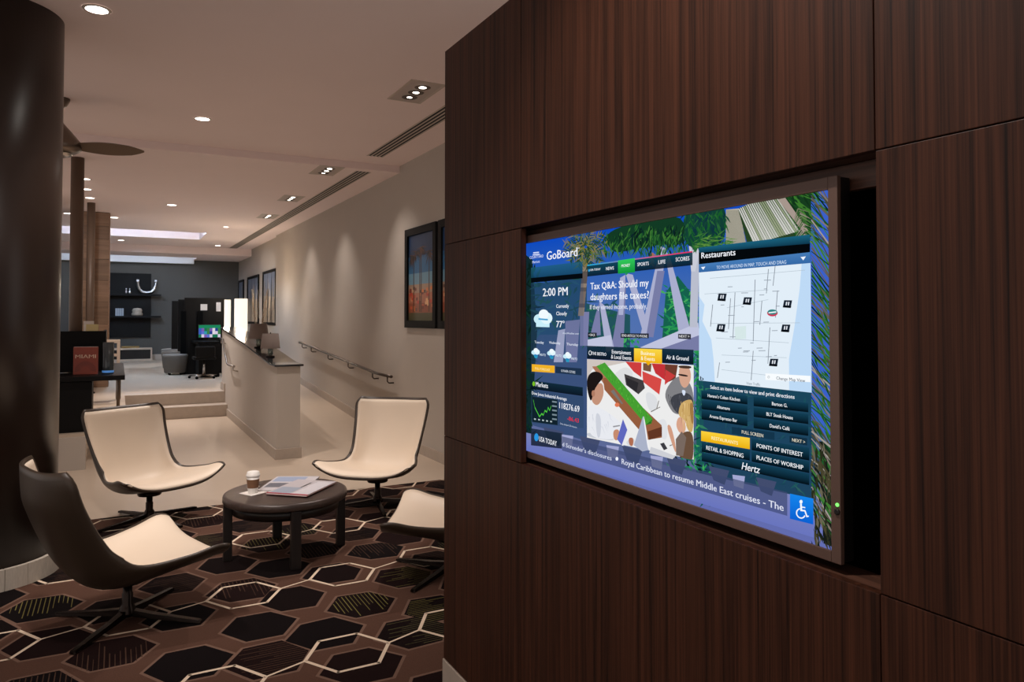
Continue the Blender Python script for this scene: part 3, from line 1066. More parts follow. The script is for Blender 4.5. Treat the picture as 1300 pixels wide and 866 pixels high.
# meeting photograph
PH = [
    (((487, 132), (1177, 172), (1177, 782), (487, 640)), (236, 236, 236), 10),
    (((487, 132), (760, 148), (520, 200), (487, 260)), (206, 196, 190), 10.3),
    (((735, 148), (840, 155), (838, 250), (790, 215)), (206, 62, 62), 11),
    (((845, 210), (970, 262), (955, 362), (850, 280)), (214, 74, 70), 11.2),
    (((905, 160), (992, 165), (992, 270), (930, 225)), (196, 50, 56), 11.3),
    (((992, 165), (1075, 170), (1060, 260), (992, 290)), (110, 60, 46), 11.1),
    (((995, 200), (1060, 240), (990, 300)), (200, 60, 60), 11.35),
    (((850, 158), (905, 162), (900, 215), (850, 205)), (120, 84, 60), 11.1),
    (((728, 228), (850, 270), (862, 320), (820, 360), (740, 300)), (66, 62, 64), 11.4),
    (((738, 250), (820, 285), (808, 345), (748, 300)), (44, 42, 46), 11.5),
    (((590, 255), (640, 250), (970, 560), (972, 640), (880, 655), (600, 330)), (148, 92, 62), 11.6),
    (((880, 600), (972, 570), (972, 630), (890, 655)), (98, 54, 36), 11.7),
    (((520, 180), (560, 178), (640, 270), (600, 300)), (168, 116, 88), 11.55),
    (((548, 178), (602, 154), (912, 520), (900, 552), (868, 558)), (70, 158, 50), 12),
    (((866, 560), (912, 520), (905, 548)), (40, 110, 34), 12.1),
    # man on the left
    (((487, 420), (560, 440), (660, 500), (760, 600), (660, 660), (487, 635)), (232, 234, 240), 12.3),
    (((540, 470), (580, 500), (575, 640), (550, 640)), (206, 210, 220), 12.4),
    (((515, 330), (585, 270), (600, 360), (560, 440), (515, 410)), (196, 146, 122), 12.5),
    (((487, 250), (520, 212), (570, 215), (598, 250), (560, 290), (530, 340), (515, 410), (500, 380), (487, 320)), (28, 22, 22), 12.7),
    # laptops
    (((682, 650), (720, 520), (748, 590), (712, 690)), (96, 104, 190), 12.8),
    (((712, 690), (748, 590), (756, 600), (722, 694)), (232, 232, 238), 12.9),
    (((790, 690), (850, 500), (888, 720), (845, 730)), (170, 178, 200), 12.8),
    (((850, 500), (858, 505), (892, 716), (880, 716)), (240, 240, 244), 12.9),
    (((655, 590), (700, 585), (690, 660), (660, 655)), (198, 138, 110), 12.75),
    (((755, 640), (790, 640), (785, 698), (760, 690)), (176, 110, 84), 12.7),
    # man on the right
    (((985, 350), (1050, 250), (1120, 240), (1177, 330), (1177, 470), (1060, 500), (1010, 430)), (128, 128, 132), 12.3),
    (((1010, 380), (1120, 340), (1177, 380), (1177, 480), (1070, 500)), (64, 66, 74), 12.4),
    (((1080, 172), (1150, 176), (1165, 260), (1125, 330), (1085, 290)), (212, 164, 140), 12.5),
    (((1078, 172), (1165, 176), (1160, 196), (1080, 190)), (70, 50, 40), 12.6),
    (((1078, 226), (1140, 236), (1140, 248), (1078, 238)), (40, 30, 30), 12.65),
    (((1096, 330), (1130, 335), (1115, 380)), (214, 224, 244), 12.7),
    # woman on the right
    (((1070, 650), (1110, 600), (1177, 600), (1177, 782), (1150, 782), (1068, 762)), (104, 78, 60), 13),
    (((1060, 560), (1080, 500), (1120, 520), (1130, 600), (1090, 620)), (216, 164, 138), 13.1),
    (((1075, 500), (1090, 420), (1140, 392), (1177, 400), (1177, 610), (1140, 600), (1120, 520)), (204, 168, 104), 13.2),
    (((1150, 410), (1177, 420), (1177, 560), (1160, 540)), (160, 120, 66), 13.3),
    (((1000, 560), (1030, 555), (1060, 680), (1065, 750), (1040, 690)), (210, 156, 130), 13.05),
    (((960, 680), (985, 672), (1008, 712), (985, 722)), (60, 60, 66), 12.2),
    (((1062, 650), (1100, 600), (1130, 640), (1110, 760), (1064, 756)), (120, 104, 96), 13.25),
    (((900, 700), (960, 720), (1060, 760), (1040, 780), (890, 740)), (206, 208, 214), 12.1),
]

for k, (pts, c_, l_) in enumerate(PH):
    organic = 15 <= k <= 18 or 22 <= k <= 35
    dp(ui, cB(*(chk(pts) if organic else pts)), c_, l_)
# hair strands, shirt folds, chair slats of the photograph
for k in range(26):
    t = rs.random()
    x_, y_ = 1092 + 70 * t, 405 + 150 * rs.random()
    dp(ui, cB((x_, y_), (x_ + 3, y_), (x_ + rs.uniform(-8, 10), y_ + 60)), rs.choice([(236, 206, 150), (170, 128, 72), (220, 184, 122), (140, 100, 56)]), 13.4 + .01 * k)
for k in range(14):
    x_, y_ = rs.uniform(495, 640), rs.uniform(480, 610)
    dp(ui, cB((x_, y_), (x_ + 5, y_ + 2), (x_ + rs.uniform(0, 30), y_ + rs.uniform(20, 60))), (208, 212, 222), 12.45)
for k in range(18):
    x_, y_ = rs.uniform(1010, 1150), rs.uniform(360, 460)
    dp(ui, cB((x_, y_), (x_ + 4, y_), (x_ + rs.uniform(-8, 8), y_ + 40)), rs.choice([(84, 86, 94), (50, 52, 58)]), 12.45 + .001 * k)
disc(ui, *cB((528, 355))[0], 2.2, 4.2, (176, 124, 100), 12.9)
dp(ui, cB((655, 565), (700, 558), (702, 566), (657, 574)), (150, 150, 156), 12.5)
for q_, c_ in ((((640, 250), (735, 170), (800, 230), (730, 330)), (222, 222, 224)), (((860, 330), (950, 380), (930, 480), (880, 460)), (220, 222, 226)), (((910, 560), (1000, 500), (1010, 640), (980, 660)), (224, 226, 230)),
               (((487, 600), (660, 640), (660, 662), (487, 638)), (200, 204, 212)), (((740, 660), (800, 640), (790, 700), (745, 690)), (214, 216, 222))):
    dp(ui, cB(*chk(q_)), c_, 10.6)
for q_ in (((900, 470), (960, 440), (962, 444), (902, 476)), ((935, 455), (950, 400), (954, 402), (940, 458)), ((1020, 690), (1050, 680), (1050, 685), (1022, 696)), ((640, 340), (660, 330), (720, 420), (712, 424))):
    dp(ui, cB(*q_), (120, 116, 112), 12.2)
disc(ui, *cB((682, 428))[0], 3.0, 2.8, (222, 120, 84), 12.2)
for k in range(70):
    t = rs.random()
    x_, y_ = 572 + 315 * t + rs.uniform(-22, 22), 172 + 362 * t + rs.uniform(-14, 14)
    dp(ui, cB((x_, y_), (x_ + 3, y_), (x_ + rs.uniform(-6, 10), y_ - 16)), rs.choice([(110, 196, 70), (44, 120, 34), (90, 180, 60)]), 12.15 + .001 * k)
# news ticker
gq(ui, (714, 554), (1000, 625), (1000, 655), (714, 572), (60, 72, 110), (50, 62, 100), 14, .75, .65)
T("d Screeder's disclosures", 714.5, 566.5, 777, 5.6, (214, 220, 240))
disc(ui, 784, 582.5, 1.8, 2.4, (240, 244, 255), 24)
T('Royal Caribbean to resume Middle East cruises - The', 790, 589, 995, 7.2, (226, 230, 246))

# map panel
gq(ui, *cC((133, 455), (812, 374), (812, 432), (133, 488)), (26, 96, 124), (12, 52, 74), 13)
dp(ui, cC((133, 486), (812, 430), (812, 482), (133, 556)), (4, 8, 12), 13.5)
gq(ui, *cC((133, 556), (812, 482), (812, 550), (133, 607)), (70, 124, 184), (50, 102, 164), 13.6)
T('Restaurants', *cC((150, 521))[0], 934.4, 7.8)
T('TO MOVE AROUND IN MAP, TOUCH AND DRAG', *cC((243, 586))[0], 999, 4.4, (200, 220, 244))
dp(ui, cC((148, 574), (175, 570), (162, 590)), (240, 246, 255), 24)
dp(ui, cC((756, 512), (789, 508), (773, 532)), (240, 246, 255), 24)
ML, MR = 887.8, 1029.6


def mp_(u, v):
    xt, xb = ML + (MR - ML) * u, 888 + (1031 - 888) * u
    yt, yb_ = 346 - 12 * u, 483 + 15.6 * u
    return (xt + (xb - xt) * v, yt + (yb_ - yt) * v)


dp(ui, [mp_(0, 0), mp_(1, 0), mp_(1, 1), mp_(0, 1)], (226, 238, 248), 14)
dp(ui, [mp_(.92, 0), mp_(1, 0), mp_(1, 1), mp_(.80, 1), mp_(.80, .75), mp_(.85, .5), mp_(.9, .2)], (190, 218, 246), 14.4)
dp(ui, [mp_(0, .22), mp_(.05, .3), mp_(.03, .45), mp_(.11, .62), mp_(.13, .8), mp_(.14, 1), mp_(0, 1)], (190, 218, 246), 14.4)
dp(ui, [mp_(.32, .5), mp_(.42, .49), mp_(.42, .6), mp_(.32, .61)], (214, 232, 232), 14.3)
GR = (170, 184, 196)
for u0, v0, u1, v1 in ((.1, .06, .95, .05), (.05, .2, .62, .19), (.25, .33, .62, .27), (.1, .47, .9, .46), (.15, .6, .8, .62), (.2, .75, .78, .74), (.2, .88, .78, .9)):
    a_, b_ = mp_(u0, v0), mp_(u1, v1)
    dp(ui, [a_, b_, (b_[0], b_[1] + .5), (a_[0], a_[1] + .5)], GR, 14.6)
for u, v0, v1 in ((.12, .3, .5), (.28, .25, .52), (.32, .2, .6), (.5, .1, .62), (.56, .28, .48), (.62, .02, .22), (.68, .0, .16), (.7, .2, .42), (.63, .5, .8), (.48, .7, .95), (.18, .82, .96)):
    a_, b_ = mp_(u, v0), mp_(u - .02, v1)
    dp(ui, [a_, (a_[0] + .8, a_[1]), (b_[0] + .8, b_[1]), b_], (120, 128, 140), 14.7)
for k in range(26):
    u, v = rs.uniform(.16, .74), rs.uniform(.05, .93)
    a_ = mp_(u, v)
    w_ = rs.uniform(3, 9)
    dp(ui, [a_, (a_[0] + w_, a_[1] - .2), (a_[0] + w_, a_[1] + .7), (a_[0], a_[1] + .9)], (150, 160, 172), 14.8)
for x, y in ((917.2, 377.2), (949.4, 382), (1000.3, 385.8), (915.8, 416), (998, 416.6), (982.8, 460)):
    dp(ui, [(x - 4.2, y - 4.6), (x + 6, y - 4.4), (x + 4.2, y + 5), (x - 6, y + 4.2)], (24, 34, 48), 16)
    dp(ui, [(x - 5.4, y + 2), (x + 5, y + 3), (x + 4.2, y + 5.4), (x - 6, y + 4.6)], (6, 10, 16), 16.3)
    for dx in (-1.6, 1.2):
        dp(ui, [(x + dx - .1, y - 2.6), (x + dx + 1.4, y - 2.4), (x + dx + .6, y + 2), (x + dx - .8, y + 1.8)], (230, 236, 244), 17)
disc(ui, 981.2, 397.4, 6.8, 4.4, (206, 50, 84), 16)
disc(ui, 981.2, 396.2, 6.2, 3.4, (40, 130, 130), 16.5)
dp(ui, [(976.4, 396.4), (986, 395.2), (986, 397), (976.4, 398)], (236, 244, 246), 17)
dp(ui, cD((540, 452), (815, 468), (815, 506), (540, 492)), (248, 252, 255), 15)
ring(ui, *cD((560, 475))[0], 1.4, 1.6, .5, (150, 160, 170), 16)
T('Change Map View', *cD((608, 490))[0], 1023, 4.2, (104, 116, 130))
T('View Traffic', *cD((425, 520))[0], 966, 3.6, (140, 152, 164))
T('b', *cD((143, 494))[0], 894, 5.5, (30, 40, 50))
# lower half of the map panel
gq(ui, (888, 483), (1031, 498.6), (1029, 617), (889, 586), (22, 70, 90), (30, 66, 100), 12, .62, .5)
T('Select an item below to view and print directions', *cD((205, 546))[0], 1009.4, 4.8)
LB = [(0, 'Havana\u2019s Cuban Kitchen', .14, .84), (1, 'Altamare', .34, .62), (2, 'Aroma Espresso Bar', .18, .78)]
lt = [((150, 558), (430, 590), (430, 642), (150, 607)), ((150, 617), (430, 650), (430, 706), (150, 671)), ((150, 675), (430, 714), (430, 775), (150, 733))]
rt_ = [((468, 595), (802, 634), (802, 690), (468, 652)), ((468, 660), (802, 702), (802, 762), (468, 718)), ((468, 725), (802, 772), (802, 834), (468, 787))]
RB = ['Barton G.', 'BLT Steak House', 'David\u2019s Caf\u00e9']


def btn_(q, layer=14):
    gq(ui, *q, (18, 62, 84), (2, 6, 10), layer, .98)
    (x0_, y0_), (x1_, y1_), (x2_, y2_), (x3_, y3_) = q
    return q


def btext(q, s_, a0, a1, cap, c_=(244, 248, 252), drop=.68):
    (x0_, y0_), (x1_, y1_), (x2_, y2_), (x3_, y3_) = q
    xl = x0_ + (x1_ - x0_) * a0
    yl = (y0_ + (y1_ - y0_) * a0) + ((y3_ + (y2_ - y3_) * a0) - (y0_ + (y1_ - y0_) * a0)) * drop
    T(s_, xl, yl, x0_ + (x1_ - x0_) * a1, cap, c_)


for (k, s_, a0, a1), q in zip(LB, lt):
    btext(btn_(cD(*q)), s_, a0, a1, 4.2)
for s_, q, (a0, a1) in zip(RB, rt_, ((.34, .62), (.24, .72), (.3, .66))):
    btext(btn_(cD(*q)), s_, a0, a1, 4.6)
q = cE((262, 45), (466, 72), (466, 108), (262, 78))
dp(ui, q, (18, 50, 72), 13, .9)
btext(q, 'FULL SCREEN', .24, .74, 4.4, (226, 220, 200), .74)
q = cE((538, 88), (622, 100), (622, 134), (538, 120))
dp(ui, q, (18, 44, 62), 13, .9)
btext(q, 'NEXT >', .16, .9, 4.2, (230, 224, 200), .74)
q = cE((115, 64), (348, 98), (348, 152), (115, 112))
gq(ui, *q, (252, 210, 60), (236, 178, 10), 14)
btext(q, 'RESTAURANTS', .22, .76, 4.4, (255, 244, 190))
for q, s_, a0, a1 in ((((118, 117), (348, 157), (348, 206), (118, 164)), 'RETAIL & SHOPPING', .1, .87), (((357, 102), (632, 145), (632, 206), (357, 156)), 'POINTS OF INTEREST', .09, .89), (((357, 161), (632, 210), (632, 266), (357, 211)), 'PLACES OF WORSHIP', .09, .9)):
    btext(btn_(cE(*q)), s_, a0, a1, 5.4)
q = cE((118, 168), (632, 270), (632, 324), (118, 208))
btn_(q, 13.2)
T('Hertz', *cE((310, 247))[0], 965.8, 9.6, shear=.25)
# access symbol
gq(ui, *cE((540, 364), (652, 388), (652, 512), (540, 484)), (20, 132, 236), (10, 96, 210), 16)
wx, wy = 1018.0, 646.4
ring(ui, wx - .6, wy + 5.4, 6.2, 6.6, 1.5, (244, 250, 255), 18, 20, 260, sk=.12)
disc(ui, wx - .4, wy - 9.4, 2.0, 2.4, (244, 250, 255), 18)
for pts in (((-1.6, -7), (.6, -7), (1.2, 1.8), (-1.2, 1.8)), ((-1.2, .4), (5, 1.2), (5, 3), (-1.2, 2.4)), ((3.6, 1.6), (5.4, 1.8), (8, 9.4), (6.2, 9.4)), ((6.2, 8.6), (9.4, 8.2), (9.4, 9.8), (6.4, 10.2)), ((0, -3.6), (5, -2.6), (5, -1.2), (0, -2))):
    dp(ui, [(wx + a_, wy + b_) for a_, b_ in pts], (244, 250, 255), 18)

scr = pic.build('screen', M_SCREEN, tv)
ui.build('board_graphics', M_SCREEN, scr)
for mb in LETTERS:
    mb.build('lettering', M_SCREEN, scr)
nm = MB()
o_ = on_x(797.5, 624.5, XS - 0.0056)
put_text(nm, 'NEC', (XS - 0.0056, o_.y, o_.z), (0, -1, 0), (0, 0, 1), 0.020, 0.0048, rgb(150, 140, 132))
nm.build('maker_lettering', M_PRINT, tv)

# ------------------------------------------------------------------ lounge chairs (local +X is the front)
VV = [0.0, .10, .25, .40, .50, .58, .68, .84, 1.0]
PF = [0.385, 0.310, 0.162, -0.014, -0.122, -0.205, -0.288, -0.382, -0.440]
PZ = [0.302, 0.325, 0.306, 0.268, 0.264, 0.300, 0.405, 0.625, 0.828]
PW = [0.414, 0.410, 0.372, 0.318, 0.290, 0.282, 0.288, 0.312, 0.332]
PA = [42, 36, 34, 50, 72, 80, 72, 56, 48]      # how far the sides turn up, degrees


def arc(theta, n=24):
    c = sn = 0.0
    for i in range(n):
        t = theta * ((i + .5) / n) ** 2
        c += math.cos(t) / n
        sn += math.sin(t) / n
    return c, sn


def chair_pt(u, v, off=0.0):
    def base(vv):
        return Vector((crv(VV, PF, vv), 0, crv(VV, PZ, vv)))
    p = base(v)
    e = 0.01
    t = (base(min(1, v + e)) - base(max(0, v - e))).normalized()
    n = Vector((t.z, 0, -t.x))          # towards the sitter
    if n.z < 0 and v < .4:
        n = -n
    w = crv(VV, PW, v)
    if v < 0.10:
        w *= 1 - 0.11 * (1 - v / 0.10) ** 3
    if v > 0.93:
        w *= 1 - 0.13 * ((v - 0.93) / 0.07) ** 2.5
    th = math.radians(crv(VV, PA, v))
    a = abs(u)
    sg = 1 if u > 0 else -1
    S = w / arc(th)[0]
    c, sn = arc(th * a * a) if a > 1e-6 else (1.0, 0.0)
    lat, up = S * a * c, S * a * sn
    p = p + n * up + Vector((0, sg * lat, 0))
    if v < 0.3:                           # rounded front edge
        k = (1 - v / 0.3) ** 2
        p.x -= 0.060 * a ** 2.5 * k
    if v > 0.8:                           # crowned top edge
        p.z += 0.012 * (1 - a ** 2) * ((v - 0.8) / 0.2)
    q = th * a * a
    nn = (n * math.cos(q) - Vector((0, sg, 0)) * math.sin(q)).normalized()
    return p + nn * off


def chair_parts(t):
    NU, NV = 22, 44
    us = [-1 + 2 * i / NU for i in range(NU + 1)]
    vs = [j / NV for j in range(NV + 1)]
    sh = MB()

    def thick(u, v):
        return 0.016 + 0.034 * (1 - abs(u) ** 3) * min(1, v / .12) * min(1, (1 - v) / .12)
    inner = [[chair_pt(u, v) for u in us] for v in vs]
    outer = [[chair_pt(u, v, -thick(u, v)) for u in us] for v in vs]
    a = sh.grid(inner)
    b = sh.grid(outer, flip=True)
    w = NU + 1

    def rim(ids):
        for k in range(len(ids) - 1):
            i0, i1 = ids[k], ids[k + 1]
            sh.f.append((a + i1, a + i0, b + i0, b + i1))
            sh.sm.append(True)
    rim(list(range(w)))
    rim([NV * w + i for i in reversed(range(w))])
    rim([j * w for j in reversed(range(NV + 1))])
    rim([j * w + NU for j in range(NV + 1)])
    shell = sh.build('shell', M_SHELL, t)
    # upholstered inside, a welt inside the rim
    cu = MB()
    us2 = [-0.955 + 1.91 * i / NU for i in range(NU + 1)]
    vs2 = [0.016 + 0.968 * j / NV for j in range(NV + 1)]
    up = [[chair_pt(u, v, 0.010 if (abs(u) < .94 and .03 < v < .97) else 0.004) for u in us2] for v in vs2]
    dn = [[chair_pt(u, v, -0.006) for u in us2] for v in vs2]
    a = cu.grid(up)
    b = cu.grid(dn, flip=True)
    for ids in (list(range(w)), [NV * w + i for i in reversed(range(w))], [j * w for j in reversed(range(NV + 1))], [j * w + NU for j in range(NV + 1)]):
        for k in range(len(ids) - 1):
            cu.f.append((a + ids[k + 1], a + ids[k], b + ids[k], b + ids[k + 1]))
            cu.sm.append(True)
    cu.build('upholstery', M_CREAM, t)
    MB().lathe([(0.080, 0.196), (0.085, 0.204), (0.085, 0.226)], 24).build('seat_plate', M_BRONZE, t)
    MB().lathe([(0.045, 0.03), (0.045, 0.045), (0.034, 0.075), (0.026, 0.09), (0.026, 0.14), (0.022, 0.145), (0.022, 0.20)], 24).build('column', M_BRONZE, t)
    leg = MB()
    L = 0.40
    prof = [(0.02, 0.030, 0.062, 0.020), (0.14, 0.022, 0.046, 0.019), (0.30, 0.014, 0.032, 0.017), (L - .01, 0.010, 0.024, 0.015), (L, 0.011, 0.020, 0.012)]
    rings = [[(x, -w_, z0), (x, w_, z0), (x, w_ * .8, z1), (x, -w_ * .8, z1)] for x, z0, z1, w_ in prof]
    leg.grid(rings, closed_u=True, smooth=False)
    leg.f.append((3, 2, 1, 0))
    leg.f.append(tuple(len(leg.v) - 4 + i for i in range(4)))
    leg.sm += [False, False]
    lm = leg.mesh('leg')
    lm.materials.append(M_BRONZE)
    gl = MB().lathe([(0.011, 0.0068), (0.012, 0.011), (0.008, 0.016)], 12, (L - .03, 0, 0)).mesh('glide')
    gl.materials.append(M_BLACK)
    for k in range(4):
        o = bpy.data.objects.new('leg', lm)
        col.objects.link(o)
        o.parent = t
        o.rotation_euler.z = math.radians(LEG0 + 90 * k)
        g = bpy.data.objects.new('glide', gl)
        col.objects.link(g)
        g.parent = o


LEG0 = 45
GC = 'cream lounge chairs around the coffee table'
chairs = [
    ((0.065, 4.25), 18, 55, 'cream swivel lounge chair nearest the camera, seen from behind beside the round column'),
    ((0.235, 6.23), -60, 30, 'cream swivel lounge chair behind the nearest one, facing the steps side of the coffee table'),
    ((1.90, 5.845), -129, 80, 'cream swivel lounge chair facing the camera, right of the coffee table near the half wall'),
    ((1.80, 4.12), 150, 34, 'cream swivel lounge chair mostly hidden behind the walnut panelled wall'),
]
first = None
for (x, y), ang, leg0, lab in chairs:
    if first is None:
        first = empty('lounge_chair', (x, y, 0.001), math.radians(ang), lab, 'chair', GC)
        chair_parts(first)
        ch = first
    else:
        ch = copy_tree(first)
        ch.location = (x, y, 0.001)
        ch.rotation_euler.z = math.radians(ang)
        ch['label'] = lab
    k = 0
    for q in ch.children:
        if q.name.startswith('leg'):
            q.rotation_euler.z = math.radians(leg0 - ang + 90 * k)
            k += 1

# ------------------------------------------------------------------ coffee table and what lies on it
TC = (0.992, 4.96)
TR, TZ = 0.390, 0.41
ct = empty('coffee_table', (TC[0], TC[1], 0), 0, 'round dark wood coffee table with four square legs', 'table')
MB().lathe([(TR - .03, TZ - .05), (TR - .006, TZ - .048), (TR, TZ - .04), (TR, TZ - .014), (TR - .004, TZ - .006), (TR - .012, TZ - .0015), (TR - .022, TZ)], 72).build('tabletop', M_TABLETOP, ct)
MB().lathe([(TR - .055, TZ - .115), (TR - .05, TZ - .052)], 64).build('apron', M_DARKWOOD, ct)
for k in range(4):
    a = math.radians(-2 + 90 * k)
    lg = MB()
    lg.prism([(-.026, -.030), (.026, -.030), (.026, .030), (-.026, .030)], 'z', 0.0072, TZ - .05)
    o = lg.build('leg', M_DARKWOOD, ct, 0.004)
    o.location = (math.cos(a) * (TR - .032), math.sin(a) * (TR - .032), 0)
    o.rotation_euler.z = a

# paper cup on a napkin
nk = B(-.062, .062, -.062, .062, 0, .0015).build('napkin', M_PAPER)
nk.location = (0.79, 4.99, TZ)
nk.rotation_euler.z = math.radians(28)
tag(nk, 'square white paper napkin under the coffee cup', 'napkin')
cupo = empty('coffee_cup', (0.787, 4.98, TZ + .0015), 0, 'white takeaway coffee cup with brown cardboard sleeve on a napkin', 'cup')
MB().lathe([(0.029, 0), (0.030, 0.003), (0.040, 0.112)], 32).build('cup_body', M_WHITEPLASTIC, cupo)
MB().lathe([(0.0338, 0.036), (0.0395, 0.092)], 32, cap=False).build('sleeve', M_SLEEVE, cupo)
MB().lathe([(0.0425, 0.108), (0.0435, 0.112), (0.0435, 0.119), (0.040, 0.122), (0.038, 0.136), (0.034, 0.138), (0.033, 0.134), (0.0, 0.134)], 32, cap=False).build('lid', M_WHITEPLASTIC, cupo)


def magazine(name, loc, rz, w, h, t, cover, label, spine):
    m_ = empty(name, loc, rz, label, 'magazine', 'magazines on the coffee table')
    B(-w / 2 + .002, w / 2 - .002, -h / 2 + .001, h / 2 - .002, .001, t - .001).build('pages', M_PAPER, m_)
    cv = MB()
    cv.box(-w / 2, w / 2, -h / 2, h / 2, 0, .001)
    cv.box(-w / 2, w / 2, -h / 2, h / 2, t - .001, t)
    cv.box(-w / 2 - .001, -w / 2 + .001, -h / 2, h / 2, 0, t)
    cv.build('cover', spine, m_)
    pr = MB()
    for q, c_ in cover:
        pr.poly([(x * w / 2, y * h / 2, t + .0002 + .0001 * (k_ % 3)) for k_, (x, y) in ((len(pr.f), p) for p in q)], rgb(*c_))
    pr.build('cover_print', M_PRINT, m_)
    return m_


M_RED = mat('red_magazine_cover', rgb(160, 52, 60), 0.4)
M_GREYC = mat('grey_magazine_cover', rgb(150, 150, 160), 0.4)
magazine('magazine', (1.05, 5.13, TZ), math.radians(-28), .30, .42, .008, [
    (((-1, -1), (1, -1), (1, 1), (-1, 1)), (196, 192, 196)), (((-.9, .2), (.5, .2), (.5, .9), (-.9, .9)), (150, 164, 190)),
    (((-.9, -.6), (.2, -.6), (.2, 0), (-.9, 0)), (96, 100, 112))], 'grey open magazine lying beneath the red-edged one on the coffee table', M_GREYC)
magazine('magazine', (1.09, 4.93, TZ + .0085), math.radians(-42), .29, .40, .009, [
    (((-1, -1), (1, -1), (1, 1), (-1, 1)), (188, 182, 186)), (((-.9, -.9), (.1, -.9), (.1, -.1), (-.9, -.1)), (150, 160, 176)),
    (((.2, -.9), (.95, -.9), (.95, .8), (.2, .8)), (206, 204, 210)), (((-.05, -.9), (.03, -.9), (.03, .6), (-.05, .6)), (70, 74, 90)),
    (((-1, -1), (1, -1), (1, -.9), (-1, -.9)), (170, 50, 70))], 'red-edged glossy magazine lying on top on the coffee table', M_RED)

# ------------------------------------------------------------------ round column
cl = empty('round_column', (-0.715, 5.395, 0), 0, 'wide dark brown round column on a rough stone plinth', 'column')
MB().lathe([(0.405, 0.10), (0.405, ZC1 - 0.0)], 96).build('shaft', M_COLUMN, cl)
for k in range(22):
    a0, a1 = 2 * math.pi * k / 22 + .004, 2 * math.pi * (k + 1) / 22 - .004
    sb = MB()
    prof = []
    for i in range(5):
        a = a0 + (a1 - a0) * i / 4
        prof.append((0.432 * math.cos(a), 0.432 * math.sin(a)))
    for i in range(4, -1, -1):
        a = a0 + (a1 - a0) * i / 4
        prof.append((0.406 * math.cos(a), 0.406 * math.sin(a)))
    sb.prism(prof, 'z', 0.0075, 0.128)
    sb.build('plinth_stone', M_RING, cl)

# ------------------------------------------------------------------ ceiling fan
fc = Vector((-0.445, 7.25, ZC1))
fan = empty('ceiling_fan', fc, 0, 'brown ceiling fan with pewter motor housing beside the column', 'fan')
MB().lathe([(0.02, -0.085), (0.055, -0.06), (0.075, -0.02), (0.078, 0.0)], 28).build('canopy', M_STEEL, fan)
MB().lathe([(0.013, -0.24), (0.013, -0.08)], 14).build('rod', M_STEEL, fan)
MB().lathe([(0.05, -0.47), (0.12, -0.462), (0.165, -0.435), (0.172, -0.40), (0.160, -0.365), (0.125, -0.32), (0.075, -0.26), (0.035, -0.215), (0.022, -0.19)], 36).build('motor_housing', M_STEEL, fan)
MB().lathe([(0.0, -0.500), (0.05, -0.497), (0.09, -0.485), (0.10, -0.47)], 28, cap=False).build('light_cap', M_CHROME, fan)
for k in range(3):
    bl = MB()
    P = []
    for i in range(15):
        t = i / 14
        x = 0.14 + 0.52 * t
        w = 0.036 + 0.030 * math.sin(math.pi * min(1, t * 1.1)) if t < .72 else max(.004, 0.060 * (1 - (t - .72) / .28) ** .7)
        zc = -0.405 - 0.012 * t
        tw = -0.55
        P.append([(x, w, zc + w * tw + .004), (x, -w, zc - w * tw + .004), (x, -w, zc - w * tw - .004), (x, w, zc + w * tw - .004)])
    bl.grid(P, closed_u=True, smooth=False)
    bl.f += [(0, 1, 2, 3), tuple(len(bl.v) - 1 - i for i in range(4))]
    bl.sm += [False, False]
    o = bl.build('blade', mat('fan_blade_brown', rgb(112, 92, 74), .5) if k == 0 else MATS['fan_blade_brown'], fan)
    o.rotation_euler.z = math.radians(-14 + 120 * k)

# ------------------------------------------------------------------ recessed lamps
GR_ = 'round recessed ceiling lamps'


def round_lamp(x, y, z, r, watts, label, angle=95, tgt=None, cool=False):
    e = empty('recessed_lamp', (x, y, z), 0, label, 'lamp', GR_)
    MB().lathe([(r * 0.82, -0.006), (r, -0.006), (r * 1.06, -0.001)], 28, cap=False).build('trim_ring', M_TRIM, e)
    MB().lathe([(r * .84, -0.004), (0.0, -0.004)], 28, cap=False).build('lens', M_LENSW, e)
    if watts:
        lamp_spot((x, y, z - .02), tgt or (x, y, 0), watts, angle, .8, COOL if cool else WARM, .05, e)
    return e


round_lamp(-0.125, 5.03, ZC1, 0.075, 40, 'round recessed lamp at the top left beside the column head', 60, (0.35, 4.9, 0))
round_lamp(0.686, 7.36, ZC1, 0.075, 75, 'round recessed lamp in the middle of the near ceiling')
round_lamp(0.749, 12.73, ZC2, 0.08, 110, 'round recessed lamp above the two steps', 84, (0.8, 11.2, 0))
round_lamp(-0.06, 14.84, ZC2, 0.08, 84, 'round recessed lamp right of the tan veneer pillar head', 120, cool=True)
round_lamp(-0.376, 10.85, ZC2, 0.07, 60, 'first of three round lamps in a row beside the tall bronze pole', 120, (-0.3, 12.5, 1.2))
round_lamp(-0.385, 11.72, ZC2, 0.07, 0, 'middle of three round lamps in a row beside the tall bronze pole')
round_lamp(-0.37, 12.55, ZC2, 0.07, 0, 'last of three round lamps in a row, above the short bronze pole')
round_lamp(1.88, 15.36, ZC2, 0.06, 56, 'small round recessed lamp left of the long slot diffuser, before the tray', 110, cool=True)
round_lamp(2.2, 19.5, ZC2, 0.08, 70, 'round recessed lamp beyond the ceiling tray near the back right')
round_lamp(0.07, 19.2, ZC2, 0.08, 70, 'round recessed lamp between the two bright ceiling coves', 100, (0.9, 21.0, 0.6), cool=True)
round_lamp(-0.75, 14.6, ZC2, 0.08, 0, 'round recessed lamp left of the tall bronze pole')
# lamps of the same row over the camera side of the room
round_lamp(0.30, 1.45, ZC1, 0.075, 60, 'round recessed lamp above the television wall', 90, (0.95, 1.35, 1.2))
round_lamp(-1.3, 2.6, ZC1, 0.075, 30, 'round recessed lamp left of the camera')

GT = 'triple recessed spot lamps along the right wall'


